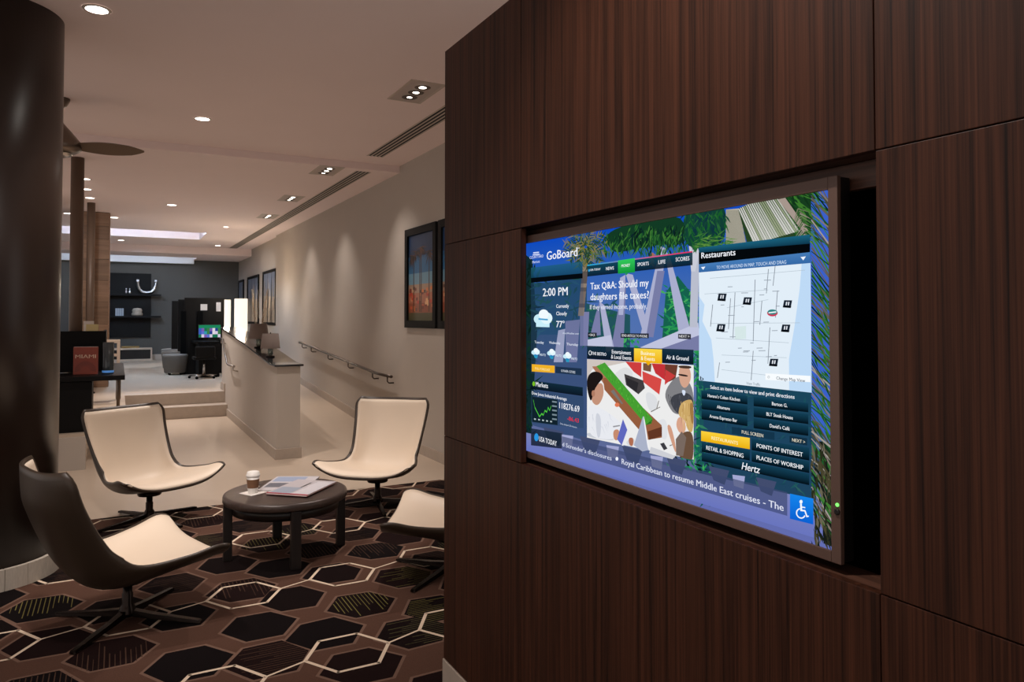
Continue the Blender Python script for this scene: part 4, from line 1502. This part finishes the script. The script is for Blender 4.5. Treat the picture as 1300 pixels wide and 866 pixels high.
def triple(x, y, z, watts, label, aim=None):
    e = empty('triple_spot_lamp', (x, y, z), 0, label, 'lamp', GT)
    f = MB()
    f.box(-.15, .15, -.29, -.27, -.004, 0)
    f.box(-.15, .15, .27, .29, -.004, 0)
    f.box(-.15, -.13, -.27, .27, -.004, 0)
    f.box(.13, .15, -.27, .27, -.004, 0)
    f.build('frame', M_TRIM, e)
    B(-.13, .13, -.27, .27, -.002, 0).build('gear_plate', M_STEELTRIM, e)
    for k in (-1, 0, 1):
        s_ = MB().lathe([(0.020, -.003), (0.050, -.004), (0.062, -.005), (0.066, -.003)], 24, (0, k * .15, -.003), cap=False).build('spot_ring', M_RINGD, e)
        rb_ = (.036, .030, .022)[k + 1]
        MB().lathe([(0.0, -.008), (rb_, -.006), (rb_ + .004, -.003)], 20, (0, k * .15, 0), cap=False).build('bulb', M_LENS, s_)
    for k, tg in zip((-1, 0, 1), aim or ((XR - .2, y, .9), (x, y, 0), (x - .5, y + .3, 0))):
        lamp_spot((x, y + k * .15, z - .03), tg, watts * (.6 if tg[0] > XR - .3 else 1), 84 if tg[0] > XR - .3 else 62, 1.0, WARM, .05, e)


triple(2.15, 5.65, ZC1, 40, 'triple spot lamp nearest the camera, above the right lounge chair', ((1.35, 4.7, .3), (1.75, 5.7, .3), (XR - .1, 6.6, 1.6)))
triple(2.22, 8.85, ZC2, 30, 'second triple spot lamp from the camera, beside the diffuser end', ((XR - .1, 8.2, 1.5), (2.4, 8.9, 0), (1.2, 7.6, 0)))
triple(2.28, 11.2, ZC2, 30, 'third triple spot lamp from the camera, above the ramp', ((XR - .1, 11.0, 1.4), (2.4, 11.4, 0), (1.4, 10.5, .6)))
triple(2.33, 13.4, ZC2, 30, 'fourth triple spot lamp from the camera, smallest in view', ((XR - .1, 13.2, 1.4), (2.5, 14.0, 0), (1.2, 12.6, .3)))
# extra fixture added out of view to brighten the chairs and table
triple(-0.35, 3.2, ZC1, 40, 'added triple spot lamp, out of view, lighting the lounge chairs', ((0.3, 4.4, .4), (0.25, 6.2, .4), (0.9, 4.9, .4)))

# linear slot diffusers
GD = 'linear slot diffusers in the ceiling'


def diffuser(x, y0, y1, z, label):
    e = empty('slot_diffuser', (x, y0, z), 0, label, 'diffuser', GD)
    L = y1 - y0
    for k in range(4):
        xx = -.066 + k * .044
        B(xx - .0125, xx + .0125, 0, L, -.0015, 0.0).build('slot', M_SLOT, e)
    for k in range(5):
        xx = -.088 + k * .044
        B(xx - .008, xx + .008, -.01, L + .01, -.005, 0.0).build('vane', M_TRIM, e)


diffuser(2.60, 4.2, 8.15, ZC1, 'near slot diffuser in the higher ceiling')
diffuser(2.63, 8.70, 20.1, ZC2, 'long slot diffuser in the lower ceiling towards the back wall')

# cove lamps of the tray and of the slot at the back wall
M_COVE2 = mat('back_cove_strip_lamp', (1, 1, 1), 0.5, emit=(0.60, 0.80, 1.0), estr=11.0)


def cove(name, x0, x1, y0, y1, z, watts, label):
    o = B(x0, x1, y0, y1, z, z + .02).build(name, M_COVE if watts == 0 else M_COVE2)
    tag(o, label, 'lamp')
    return o


cove('cove_lamp', TX0 + .05, TX1 - .05, TY0 + .04, TY0 + .10, ZC2 + .20, 0, 'cool white strip lamp hidden in the ceiling tray')
cove('cove_lamp', -1.5, 1.85, 21.50, 21.56, 3.24, 1, 'cool white strip lamp in the slot along the back wall')

# ------------------------------------------------------------------ pictures on the right wall
def picture(y0, y1, z0, z1, label, style, X=XR, group=None):
    e = empty('framed_picture', (X, (y0 + y1) / 2, z0), 0, label, 'picture', group)
    w, h = y1 - y0, z1 - z0
    d, b = .035, .085 if style == 0 else .06
    f = MB()
    f.box(-d, 0, -w / 2, -w / 2 + b, 0, h)
    f.box(-d, 0, w / 2 - b, w / 2, 0, h)
    f.box(-d, 0, -w / 2 + b, w / 2 - b, 0, b)
    f.box(-d, 0, -w / 2 + b, w / 2 - b, h - b, h)
    f.build('frame', M_FRAME, e, .002)
    p = MB()
    rr = random.Random(hash(label) % 1000 if False else len(label))
    Y0, Y1, Zb, Zt = -w / 2 + b, w / 2 - b, b, h - b

    def P(u, v, l=0):
        return (-.012 - .0002 * l, Y1 + (Y0 - Y1) * u, Zb + (Zt - Zb) * v)

    def q(us, c, l):
        pts = [(min(1, max(0, a)), min(1, max(0, b_))) for a, b_ in us]
        p.poly([P(a, b_, l) for a, b_ in pts], rgb(*c))
    if style == 0:
        for v0, v1, c in ((.0, .09, (84, 80, 52)), (.09, .2, (150, 80, 54)), (.2, .32, (176, 110, 84)), (.32, .42, (170, 140, 118)), (.42, .55, (110, 150, 170)), (.55, .75, (48, 104, 146)), (.75, 1.0, (24, 56, 92))):
            q([(0, v0), (1, v0), (1, v1), (0, v1)], c, 0)
        for k in range(46):
            u, v = rr.random() * .92, rr.uniform(.1, .36)
            q([(u, v), (u + .08, v), (u + .08, v + .035), (u, v + .035)], rr.choice([(190, 60, 40), (220, 130, 70), (120, 50, 40), (230, 180, 130), (90, 60, 50), (200, 90, 50)]), 1 + .02 * k)
        for u in (.2, .5, .44, .8):
            q([(u, .1), (u + .035, .1), (u + .03, .75), (u + .005, .75)], (70, 48, 36), 3)
        for cu_, cv_ in ((.3, .80), (.5, .84), (.8, .78), (.12, .76)):
            for k in range(44):
                a = math.radians(rr.uniform(150, 390))
                l_ = rr.uniform(.1, .28)
                ex, ey = cu_ + math.cos(a) * l_, cv_ + math.sin(a) * l_ * .55 - .03
                q([(cu_ - .01, cv_), (ex, ey), (cu_ + .025, cv_ + .01)], rr.choice([(50, 38, 26), (84, 52, 32), (34, 34, 24), (106, 64, 40), (30, 24, 20)]), 4 + .05 * k)
    else:
        q([(0, 0), (1, 0), (1, 1), (0, 1)], (176, 160, 140), 0)
        q([(0, .55), (1, .5), (1, 1), (0, 1)], (120, 130, 150), 1)
        for k in range(40):
            u = rr.random() * .95
            v0 = rr.uniform(0, .5)
            q([(u, v0), (u + .02, v0), (u + .05, v0 + rr.uniform(.2, .5)), (u + .03, v0 + .4)], rr.choice([(40, 34, 30), (210, 190, 160), (90, 74, 60), (60, 66, 80), (230, 214, 190)]), 2 + .03 * k)
        for u in (.3, .62):
            q([(u, 0), (u + .07, 0), (u + .05, 1), (u + .02, 1)], (34, 28, 26), 4)
    p.build('print', M_PRINT, e)
    return e


picture(7.33, 8.29, 1.42, 2.58, 'large black framed palm beach photograph on the right wall', 0)
picture(6.05, 7.26, 1.42, 2.58, 'black framed photograph cut off by the walnut wall edge', 0)
GP = 'tall branch prints at the far end of the right wall'
picture(16.7, 18.35, 1.36, 2.62, 'branch print nearest the camera in the far row, right of the lit lamp', 1, XR + .06, GP)
picture(18.95, 20.7, 1.36, 2.60, 'middle branch print in the far row, just behind the lit lamp', 1, XR + .06, GP)
picture(21.4, 22.35, 1.30, 2.58, 'farthest narrow branch print beside the back corner', 1, XR + .06, GP)

# ------------------------------------------------------------------ handrails
hr = empty('wall_handrail', (XR, 8.6, 0), 0, 'pewter handrail on brackets running up the right wall along the ramp', 'handrail')
rail = [(2.965, 8.60, .815), (2.965, 9.12, .815), (2.965, 9.3, .822), (2.965, 13.35, 1.062), (2.965, 13.75, 1.075)]
MB().tube([(x - XR, y - 8.6, z) for x, y, z in rail], .019, 12).build('rail', M_RAIL, hr)
for y in (8.75, 9.35, 10.5, 11.65, 12.8, 13.5):
    z = .815 if y < 9.2 else .822 + (y - 9.3) * (.24 / 4.05)
    b = MB()
    b.tube([(2.965 - XR, y - 8.6, z - .01), (2.965 - XR, y - 8.6, z - .07), (2.985 - XR, y - 8.6, z - .09), (-.002, y - 8.6, z - .09)], .009, 8)
    b.build('bracket', M_RAIL, hr)
sr = empty('step_handrail', (HX0, 11.0, 0), 0, 'short chrome handrail on the half wall beside the two steps', 'handrail')
MB().tube([(-.07, 0.0, .845), (-.07, .58, .83), (-.07, .72, .85), (-.07, 1.25, 1.19), (-.07, 1.6, 1.20)], .017, 12).build('rail', M_CHROME, sr)
for y, z in ((.1, .842), (1.45, 1.195)):
    MB().tube([(-.07, y, z - .01), (-.07, y, z - .06), (-.002, y, z - .075)], .009, 8).build('bracket', M_CHROME, sr)

# ------------------------------------------------------------------ lamps on the ledge
GL = 'small grey shaded lamps on the half wall ledge'


def ledge_z(y):
    for (a, b), (c, d) in zip(top[:-1], top[1:]):
        if a <= y <= c:
            return b + (d - b) * (y - a) / (c - a) + .022


def ledge_lamp(x, y, label, s=1.0):
    z = ledge_z(y)
    e = empty('table_lamp', (x, y, z), 0, label, 'lamp', GL)
    MB().lathe([(.05 * s, -.004), (.05 * s, .012), (.02 * s, .016)], 20).build('foot', M_BRONZE, e)
    MB().lathe([(.018 * s, .014), (.03 * s, .03), (.032 * s, .10 * s), (.02 * s, .14 * s), (.012 * s, .16 * s)], 20).build('glass_body', M_GLASSBODY, e)
    MB().lathe([(.112 * s, .10 * s), (.092 * s, .275 * s), (.089 * s, .275 * s), (.109 * s, .10 * s)], 32, cap=False).build('lamp_shade', M_SHADE, e)
    MB().lathe([(.006, .12 * s), (.006, .29 * s)], 8).build('stem', M_BRONZE, e)


ledge_lamp(1.61, 9.02, 'grey shaded lamp nearest the camera on the half wall ledge')
ledge_lamp(1.62, 9.90, 'grey shaded lamp farther along the half wall ledge', 1.12)

# lit cylinder floor lamps
GF = 'glowing cylinder floor lamps'


def floor_lamp(x, y, label, r, z0, z1):
    e = empty('floor_lamp', (x, y, ZU), 0, label, 'lamp', GF)
    MB().lathe([(r, z0 - ZU), (r, z1 - ZU)], 36, cap=False).build('lamp_shade', M_SHADE_LIT, e)
    MB().lathe([(.14, 0), (.14, .02), (.02, .03)], 28).build('base', M_BRONZE, e)
    MB().lathe([(.012, .02), (.012, z1 - ZU - .1)], 10).build('pole', M_BRONZE, e)
    d = bpy.data.lights.new('floor_lamp_bulb', 'POINT')
    d.energy = 22
    d.color = (1.0, .82, .62)
    d.shadow_soft_size = .08
    o = bpy.data.objects.new('floor_lamp_bulb', d)
    col.objects.link(o)
    o.parent = e
    o.location = (0, 0, z1 - ZU + .06)


floor_lamp(2.15, 15.2, 'glowing white cylinder lamp nearer the half wall ledge', .122, 1.20, 1.90)
floor_lamp(2.17, 17.6, 'glowing white cylinder lamp half hidden by the dark workstation', .10, 1.20, 1.93)
# branch sculpture beside the lamps
bs = empty('twig_sculpture', (2.62, 15.9, ZU), 0, 'tall twisted twig sculpture in front of the branch prints', 'sculpture')
MB().lathe([(.09, 0), (.12, .1), (.11, .4), (.07, .55)], 24).build('vase', M_DARKWOOD, bs)
rt2 = random.Random(3)
for k in range(9):
    a = rt2.uniform(0, 6.28)
    pts = [(0, 0, .4)]
    for i in range(1, 9):
        pts.append((math.cos(a) * .022 * i + rt2.uniform(-.025, .025), math.sin(a) * .03 * i + rt2.uniform(-.025, .025), .4 + i * .17))
    MB().tube(pts, .0035, 6).build('twig', mat('pale_twig', rgb(150, 124, 96), .7) if k == 0 else MATS['pale_twig'], bs)

# ------------------------------------------------------------------ far lounge: workstation
wk = empty('workstation', (1.2, 14.9, ZU), 0, 'tall black workstation with stepped partitions and a desk', 'workstation')
B(0.03, 0.80, 1.60, 1.66, 0, 1.58).build('partition', M_LACQUER, wk)
B(0.00, 0.70, 2.9, 2.96, 0, 1.57).build('partition', M_LACQUER, wk)
B(-0.05, 0.60, 4.2, 4.26, 0, 1.56).build('partition', M_LACQUER, wk)
B(0.16, 0.60, 0.62, 1.60, .66, .70).build('desk_top', M_LACQUER, wk)
B(0.22, 0.60, 0.60, 1.2, 0, .65).build('desk_pedestal', M_LACQUER, wk)
for x in (.02, .34):
    B(-.06 + x, .04 + x, 1.55, 1.60, 0, 1.3).build('partition_post', M_BLACK, wk)
mo = empty('computer_monitor', (1.66, 15.95, ZU + .70), 0, 'small computer monitor with a bright screen on the black desk', 'monitor')
B(-.215, .215, 0, .03, .06, .33).build('casing', M_BEZELSIDE, mo, .003)
B(-.02, .02, .005, .03, .0, .08).build('stand', M_BEZELSIDE, mo)
B(-.09, .09, -.05, .07, 0, .012).build('foot', M_BEZELSIDE, mo)
ms = MB()
cs = [(30, 110, 80), (60, 90, 180), (90, 110, 200), (50, 150, 170), (120, 90, 170), (210, 200, 220), (60, 120, 70), (40, 60, 140)]
rm = random.Random(2)
for i in range(8):
    for j in range(4):
        x0, x1 = -.205 + .41 * i / 8, -.205 + .41 * (i + 1) / 8
        z0, z1 = .07 + .25 * j / 4, .07 + .25 * (j + 1) / 4
        c = (30, 130, 90) if j == 3 else ((220, 214, 224) if i == 5 and j > 0 else rm.choice(cs))
        ms.poly([(x0, -.001, z0), (x1, -.001, z0), (x1, -.001, z1), (x0, -.001, z1)], rgb(*c))
ms.build('screen', M_SCREEN, mo)
for k, (x, w, h, lab) in enumerate(((1.60, .13, .13, 'pale square plate imitating a lamp reflection on the tall black partition'), (1.885, .09, .19, 'pale upright plate imitating a lamp reflection on the tall black partition'))):
    n_ = B(-w / 2, w / 2, -.008, 0, 0, h).build('reflection_plate', M_PAPER, None, .002)  # pale plate standing in for a lamp reflected in the gloss partition
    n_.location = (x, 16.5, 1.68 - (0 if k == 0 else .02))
    tag(n_, lab, 'reflection_plate')
dc = empty('desk_chair', (1.50, 15.35, ZU), 0, 'black office chair with chrome star base in front of the black desk', 'chair')
for k in range(5):
    a = math.radians(20 + 72 * k)
    MB().tube([(0, 0, .07), (math.cos(a) * .26, math.sin(a) * .26, .045)], .014, 8).build('leg', M_CHROME, dc)
    MB().lathe([(.012, 0.0), (.026, .012), (.026, .036), (.012, .046)], 12, (math.cos(a) * .26, math.sin(a) * .26, 0)).build('castor', M_BLACK, dc)
MB().lathe([(.025, .05), (.02, .36)], 12).build('column', M_CHROME, dc)
B(-.2, .2, -.2, .2, .36, .42).build('seat', M_LACQUER, dc, .02)
B(-.18, .18, -.22, -.18, .42, .62).build('backrest', M_LACQUER, dc, .02)

# ottomans
GO = 'grey drum ottomans in the far lounge'
ot = None
for x, y, lab in ((1.07, 16.55, 'grey drum ottoman nearest the steps'), (1.12, 18.0, 'grey drum ottoman between the other two'), (1.18, 19.3, 'farthest grey drum ottoman, peeking out behind the others')):
    if ot is None:
        ot = empty('ottoman', (x, y, ZU), 0, lab, 'ottoman', GO)
        MB().lathe([(.19, .04), (.205, .05), (.235, .34), (.238, .37), (.232, .385)], 40).build('drum', M_GREYFAB, ot)
        MB().lathe([(.238, .375), (.243, .385), (.243, .40), (.23, .42), (.12, .432), (.0, .434)], 40, cap=False).build('seat_cushion', mat('ottoman_top', rgb(122, 115, 107), .5), ot)
        for k in range(4):
            a = math.radians(45 + 90 * k)
            MB().lathe([(.02, 0), (.024, .04)], 10, (math.cos(a) * .15, math.sin(a) * .15, 0)).build('foot', M_BLACK, ot)
        cur = ot
    else:
        cur = copy_tree(ot)
        cur.location = (x, y, ZU)
        cur['label'] = lab

# shelving on the back wall
sw = empty('wall_shelf_unit', (-0.1, YB, ZU), 0, 'dark wall unit with two long floating shelves', 'shelf')
B(-0.6, .93, -.05, 0, .62, 2.37).build('back_panel', M_LACQUER, sw)
B(-0.6, 1.17, -.34, -.05, 1.755, 1.80).build('shelf_board', M_LACQUER, sw, .003)
B(-0.6, 1.17, -.34, -.05, 1.165, 1.21).build('shelf_board', M_LACQUER, sw, .003)
bn = empty('low_bench_unit', (0.0, 22.1, ZU), 0, 'low pale framed media bench below the floating shelves', 'bench')
f = MB()
f.box(-.7, .86, 0, .36, .30, .345)
f.box(.82, .86, 0, .36, 0.05, .30)
f.box(-.7, .86, 0, .36, .0, .05)
f.build('frame', M_LIGHTWOOD, bn, .003)
B(-.7, .82, .04, .34, .05, .30).build('drawer_front', M_DARKWOOD, bn)
wb = MB()
wb.box(.12, .55, .08, .26, 0, .05)
o = wb.build('tray', mat('brass_tray', rgb(150, 120, 70), .4, metal=.6), None, .006)
o.location = (0.0, 22.1, ZU + .345)
tag(o, 'shallow brass tray on the low media bench', 'tray')
# sculptures and books on the shelves
us_ = MB()
pts = [(-.215, 0, .40), (-.222, 0, .33), (-.215, 0, .24), (-.18, 0, .13), (-.11, 0, .055), (0, 0, .036), (.11, 0, .055), (.18, 0, .13), (.215, 0, .24), (.222, 0, .33), (.215, 0, .40)]
us_.tube(pts, .048, 14)
o = us_.build('horseshoe_sculpture', M_SILVER)
o.location = (0.715, 22.28, ZU + 1.80)
tag(o, 'large polished silver U shaped sculpture on the upper shelf', 'sculpture')
for k, dx in enumerate((0, .085)):
    o = MB().lathe([(.028, 0), (.036, .03), (.030, .07), (.015, .10), (.026, .125), (.02, .15), (.0, .155)], 16, cap=False).build('silver_figurine', M_SILVER)
    o.location = (0.22 + dx, 22.28, ZU + 1.80)
    tag(o, ('left' if k == 0 else 'right') + ' one of two tiny silver figurines on the upper shelf', 'figurine', 'tiny silver figurines')
GBK = 'pale books standing on the lower shelf'
for k in range(4):
    o = MB()
    o.box(0, .045, 0, .15, 0, .20)
    b = o.build('book', M_BOOKS, None, .002)
    b.location = (-0.03 + k * .05, 22.20, ZU + 1.21)
    tag(b, ['leftmost', 'second', 'third', 'rightmost'][k] + ' of the four pale books standing on the lower shelf', 'book', GBK)
cvg = MB()
bm_ = [(.0, 0), (.115, .005), (.13, .05), (.10, .10), (.115, .14), (.09, .20), (.0, .215)]
cvg.lathe(bm_, 20, cap=False)
o = cvg.build('stone_carving', M_CORAL)
o.scale = (1.1, .8, 1)
o.location = (0.49, 22.3, ZU + 1.21)
tag(o, 'rough pale stone carving on the lower shelf', 'ornament')

# ------------------------------------------------------------------ tan pillar and bronze poles
pi_ = empty('veneer_pillar', (-0.33, 14.4, ZU), 0, 'square tan veneer pillar of stacked panels beyond the bronze poles', 'pillar')
B(-.20, .20, -.19, .36, 0, ZC2 - ZU).build('core', M_DARKWOOD, pi_)
hs = [0, .34, .72, 1.06, 1.44, 1.80, 2.16, 2.50, 2.72, 2.955]
for k, (a, b) in enumerate(zip(hs[:-1], hs[1:])):
    B(-.205, .205, -.21, -.19, a + .002, b - .002).build('veneer_panel', M_TAN if k % 2 else M_TAN2, pi_, .002)
    B(.20, .22, -.205, .36, a + .002, b - .002).build('veneer_panel', M_TAN2, pi_, .002)  # side all in the paler veneer, so this face looks lit
GPO = 'bronze poles from floor to ceiling'
for x, y, r, lab in ((-0.40, 9.45, .066, 'thick bronze pole nearer the column'), (-0.365, 13.1, .056, 'slimmer bronze pole in front of the veneer pillar')):
    e = empty('bronze_pole', (x, y, ZU), 0, lab, 'pole', GPO)
    MB().lathe([(r, 0), (r, ZC2 - ZU)], 32).build('shaft', M_POLE, e)
    MB().lathe([(r * 1.5, 0), (r * 1.5, .02), (r * 1.02, .03)], 28).build('foot_plate', M_BRONZE, e)

# ------------------------------------------------------------------ host stand at the platform edge
hsd = empty('host_stand', (-0.9, 8.72, ZU), 0, 'dark wood host stand with raised back and side counter', 'stand')
B(0.0, .685, 0.05, .60, 0, .52).build('body', M_LACQUER, hsd, .004)
MB().prism([(0.0, 0.0), (.985, 0.0), (.985, 2.30), (.66, 2.30), (.66, .655), (0.0, .655)], 'z', .525, .575).build('counter_top', M_LACQUER, hsd, .004)
B(0.0, .80, .62, .66, .58, 1.03).build('raised_back', M_LACQUER, hsd, .004)
B(0.77, .80, .66, 1.5, .58, 1.03).build('raised_side', M_LACQUER, hsd, .004)
MB().lathe([(.02, 0.0), (.022, .10), (.03, .12), (.03, .525)], 16, (.93, 2.2, 0)).build('leg', M_STEEL, hsd)
bk = empty('book', (-0.285, 9.0, ZU + .577), math.radians(-14), 'red brown book titled MIAMI standing on the host stand', 'book')
B(-.117, .117, 0, .028, 0, .29).build('cover', mat('red_brown_book_cover', rgb(142, 62, 44), .5, var=.2, vscale=14), bk, .002)
B(-.112, .114, .003, .025, .003, .292).build('pages', M_PAPER, bk)
bt = MB()
put_text(bt, 'MIAMI', (-.098, -.0008, .172), (1, 0, 0), (0, 0, 1), .196, .040, rgb(240, 206, 180))
rb = random.Random(4)
for k in range(22):
    a = math.pi * k / 21
    bt.poly([(math.cos(a) * .03, -.0005, .05 + math.sin(a) * .03), (math.cos(a + .03) * .105, -.0005, .03 + math.sin(a + .03) * .11), (math.cos(a - .03) * .105, -.0005, .03 + math.sin(a - .03) * .11)], rgb(92, 30, 24))
bt.build('cover_print', M_PRINT, bk)
vs_ = empty('candle_vase', (-0.075, 9.05, ZU + .577), 0, 'tall smoked glass candle vase with a blue glow at its foot', 'vase')
MB().lathe([(.054, .0), (.056, .005), (.056, .335), (.051, .335), (.051, .06), (0, .06)], 28, cap=False).build('glass', M_SMOKEGLASS, vs_)
MB().lathe([(.0565, .010), (.0572, .02), (.0565, .034)], 28, cap=False).build('glow_band', M_BLUEGLOW, vs_)
pc = empty('pale_chair', (-0.17, 11.75, ZU), math.radians(90), 'pale wood framed chair behind the host stand counter', 'chair')
for x, y, h in ((-.2, -.2, .45), (-.2, .2, .45), (.2, -.2, .86), (.2, .2, .86)):
    B(x - .02, x + .02, y - .02, y + .02, 0, h).build('leg', M_LIGHTWOOD, pc, .004)
B(-.22, .22, -.22, .22, .43, .48).build('seat', M_DARKWOOD, pc, .01)
B(.185, .215, -.18, .18, .81, .86).build('top_rail', M_LIGHTWOOD, pc, .004)
B(.19, .21, -.18, .18, .62, .66).build('back_rail', M_LIGHTWOOD, pc, .004)
sg = B(-.05, .05, -.004, .004, 0, .11).build('card_sign', M_PAPER, None)
sg.location = (-0.27, 9.36, ZU + 1.03)
tag(sg, 'small pale card sign standing on the host stand', 'sign')
cs_ = B(-.06, .06, -.02, .02, 0, .075).build('card_holder', mat('cream_card', rgb(222, 206, 150), .6), None, .003)
cs_.location = (-0.235, 9.36, ZU + 1.03)
tag(cs_, 'cream card holder on top of the host stand in front of the sign', 'holder')
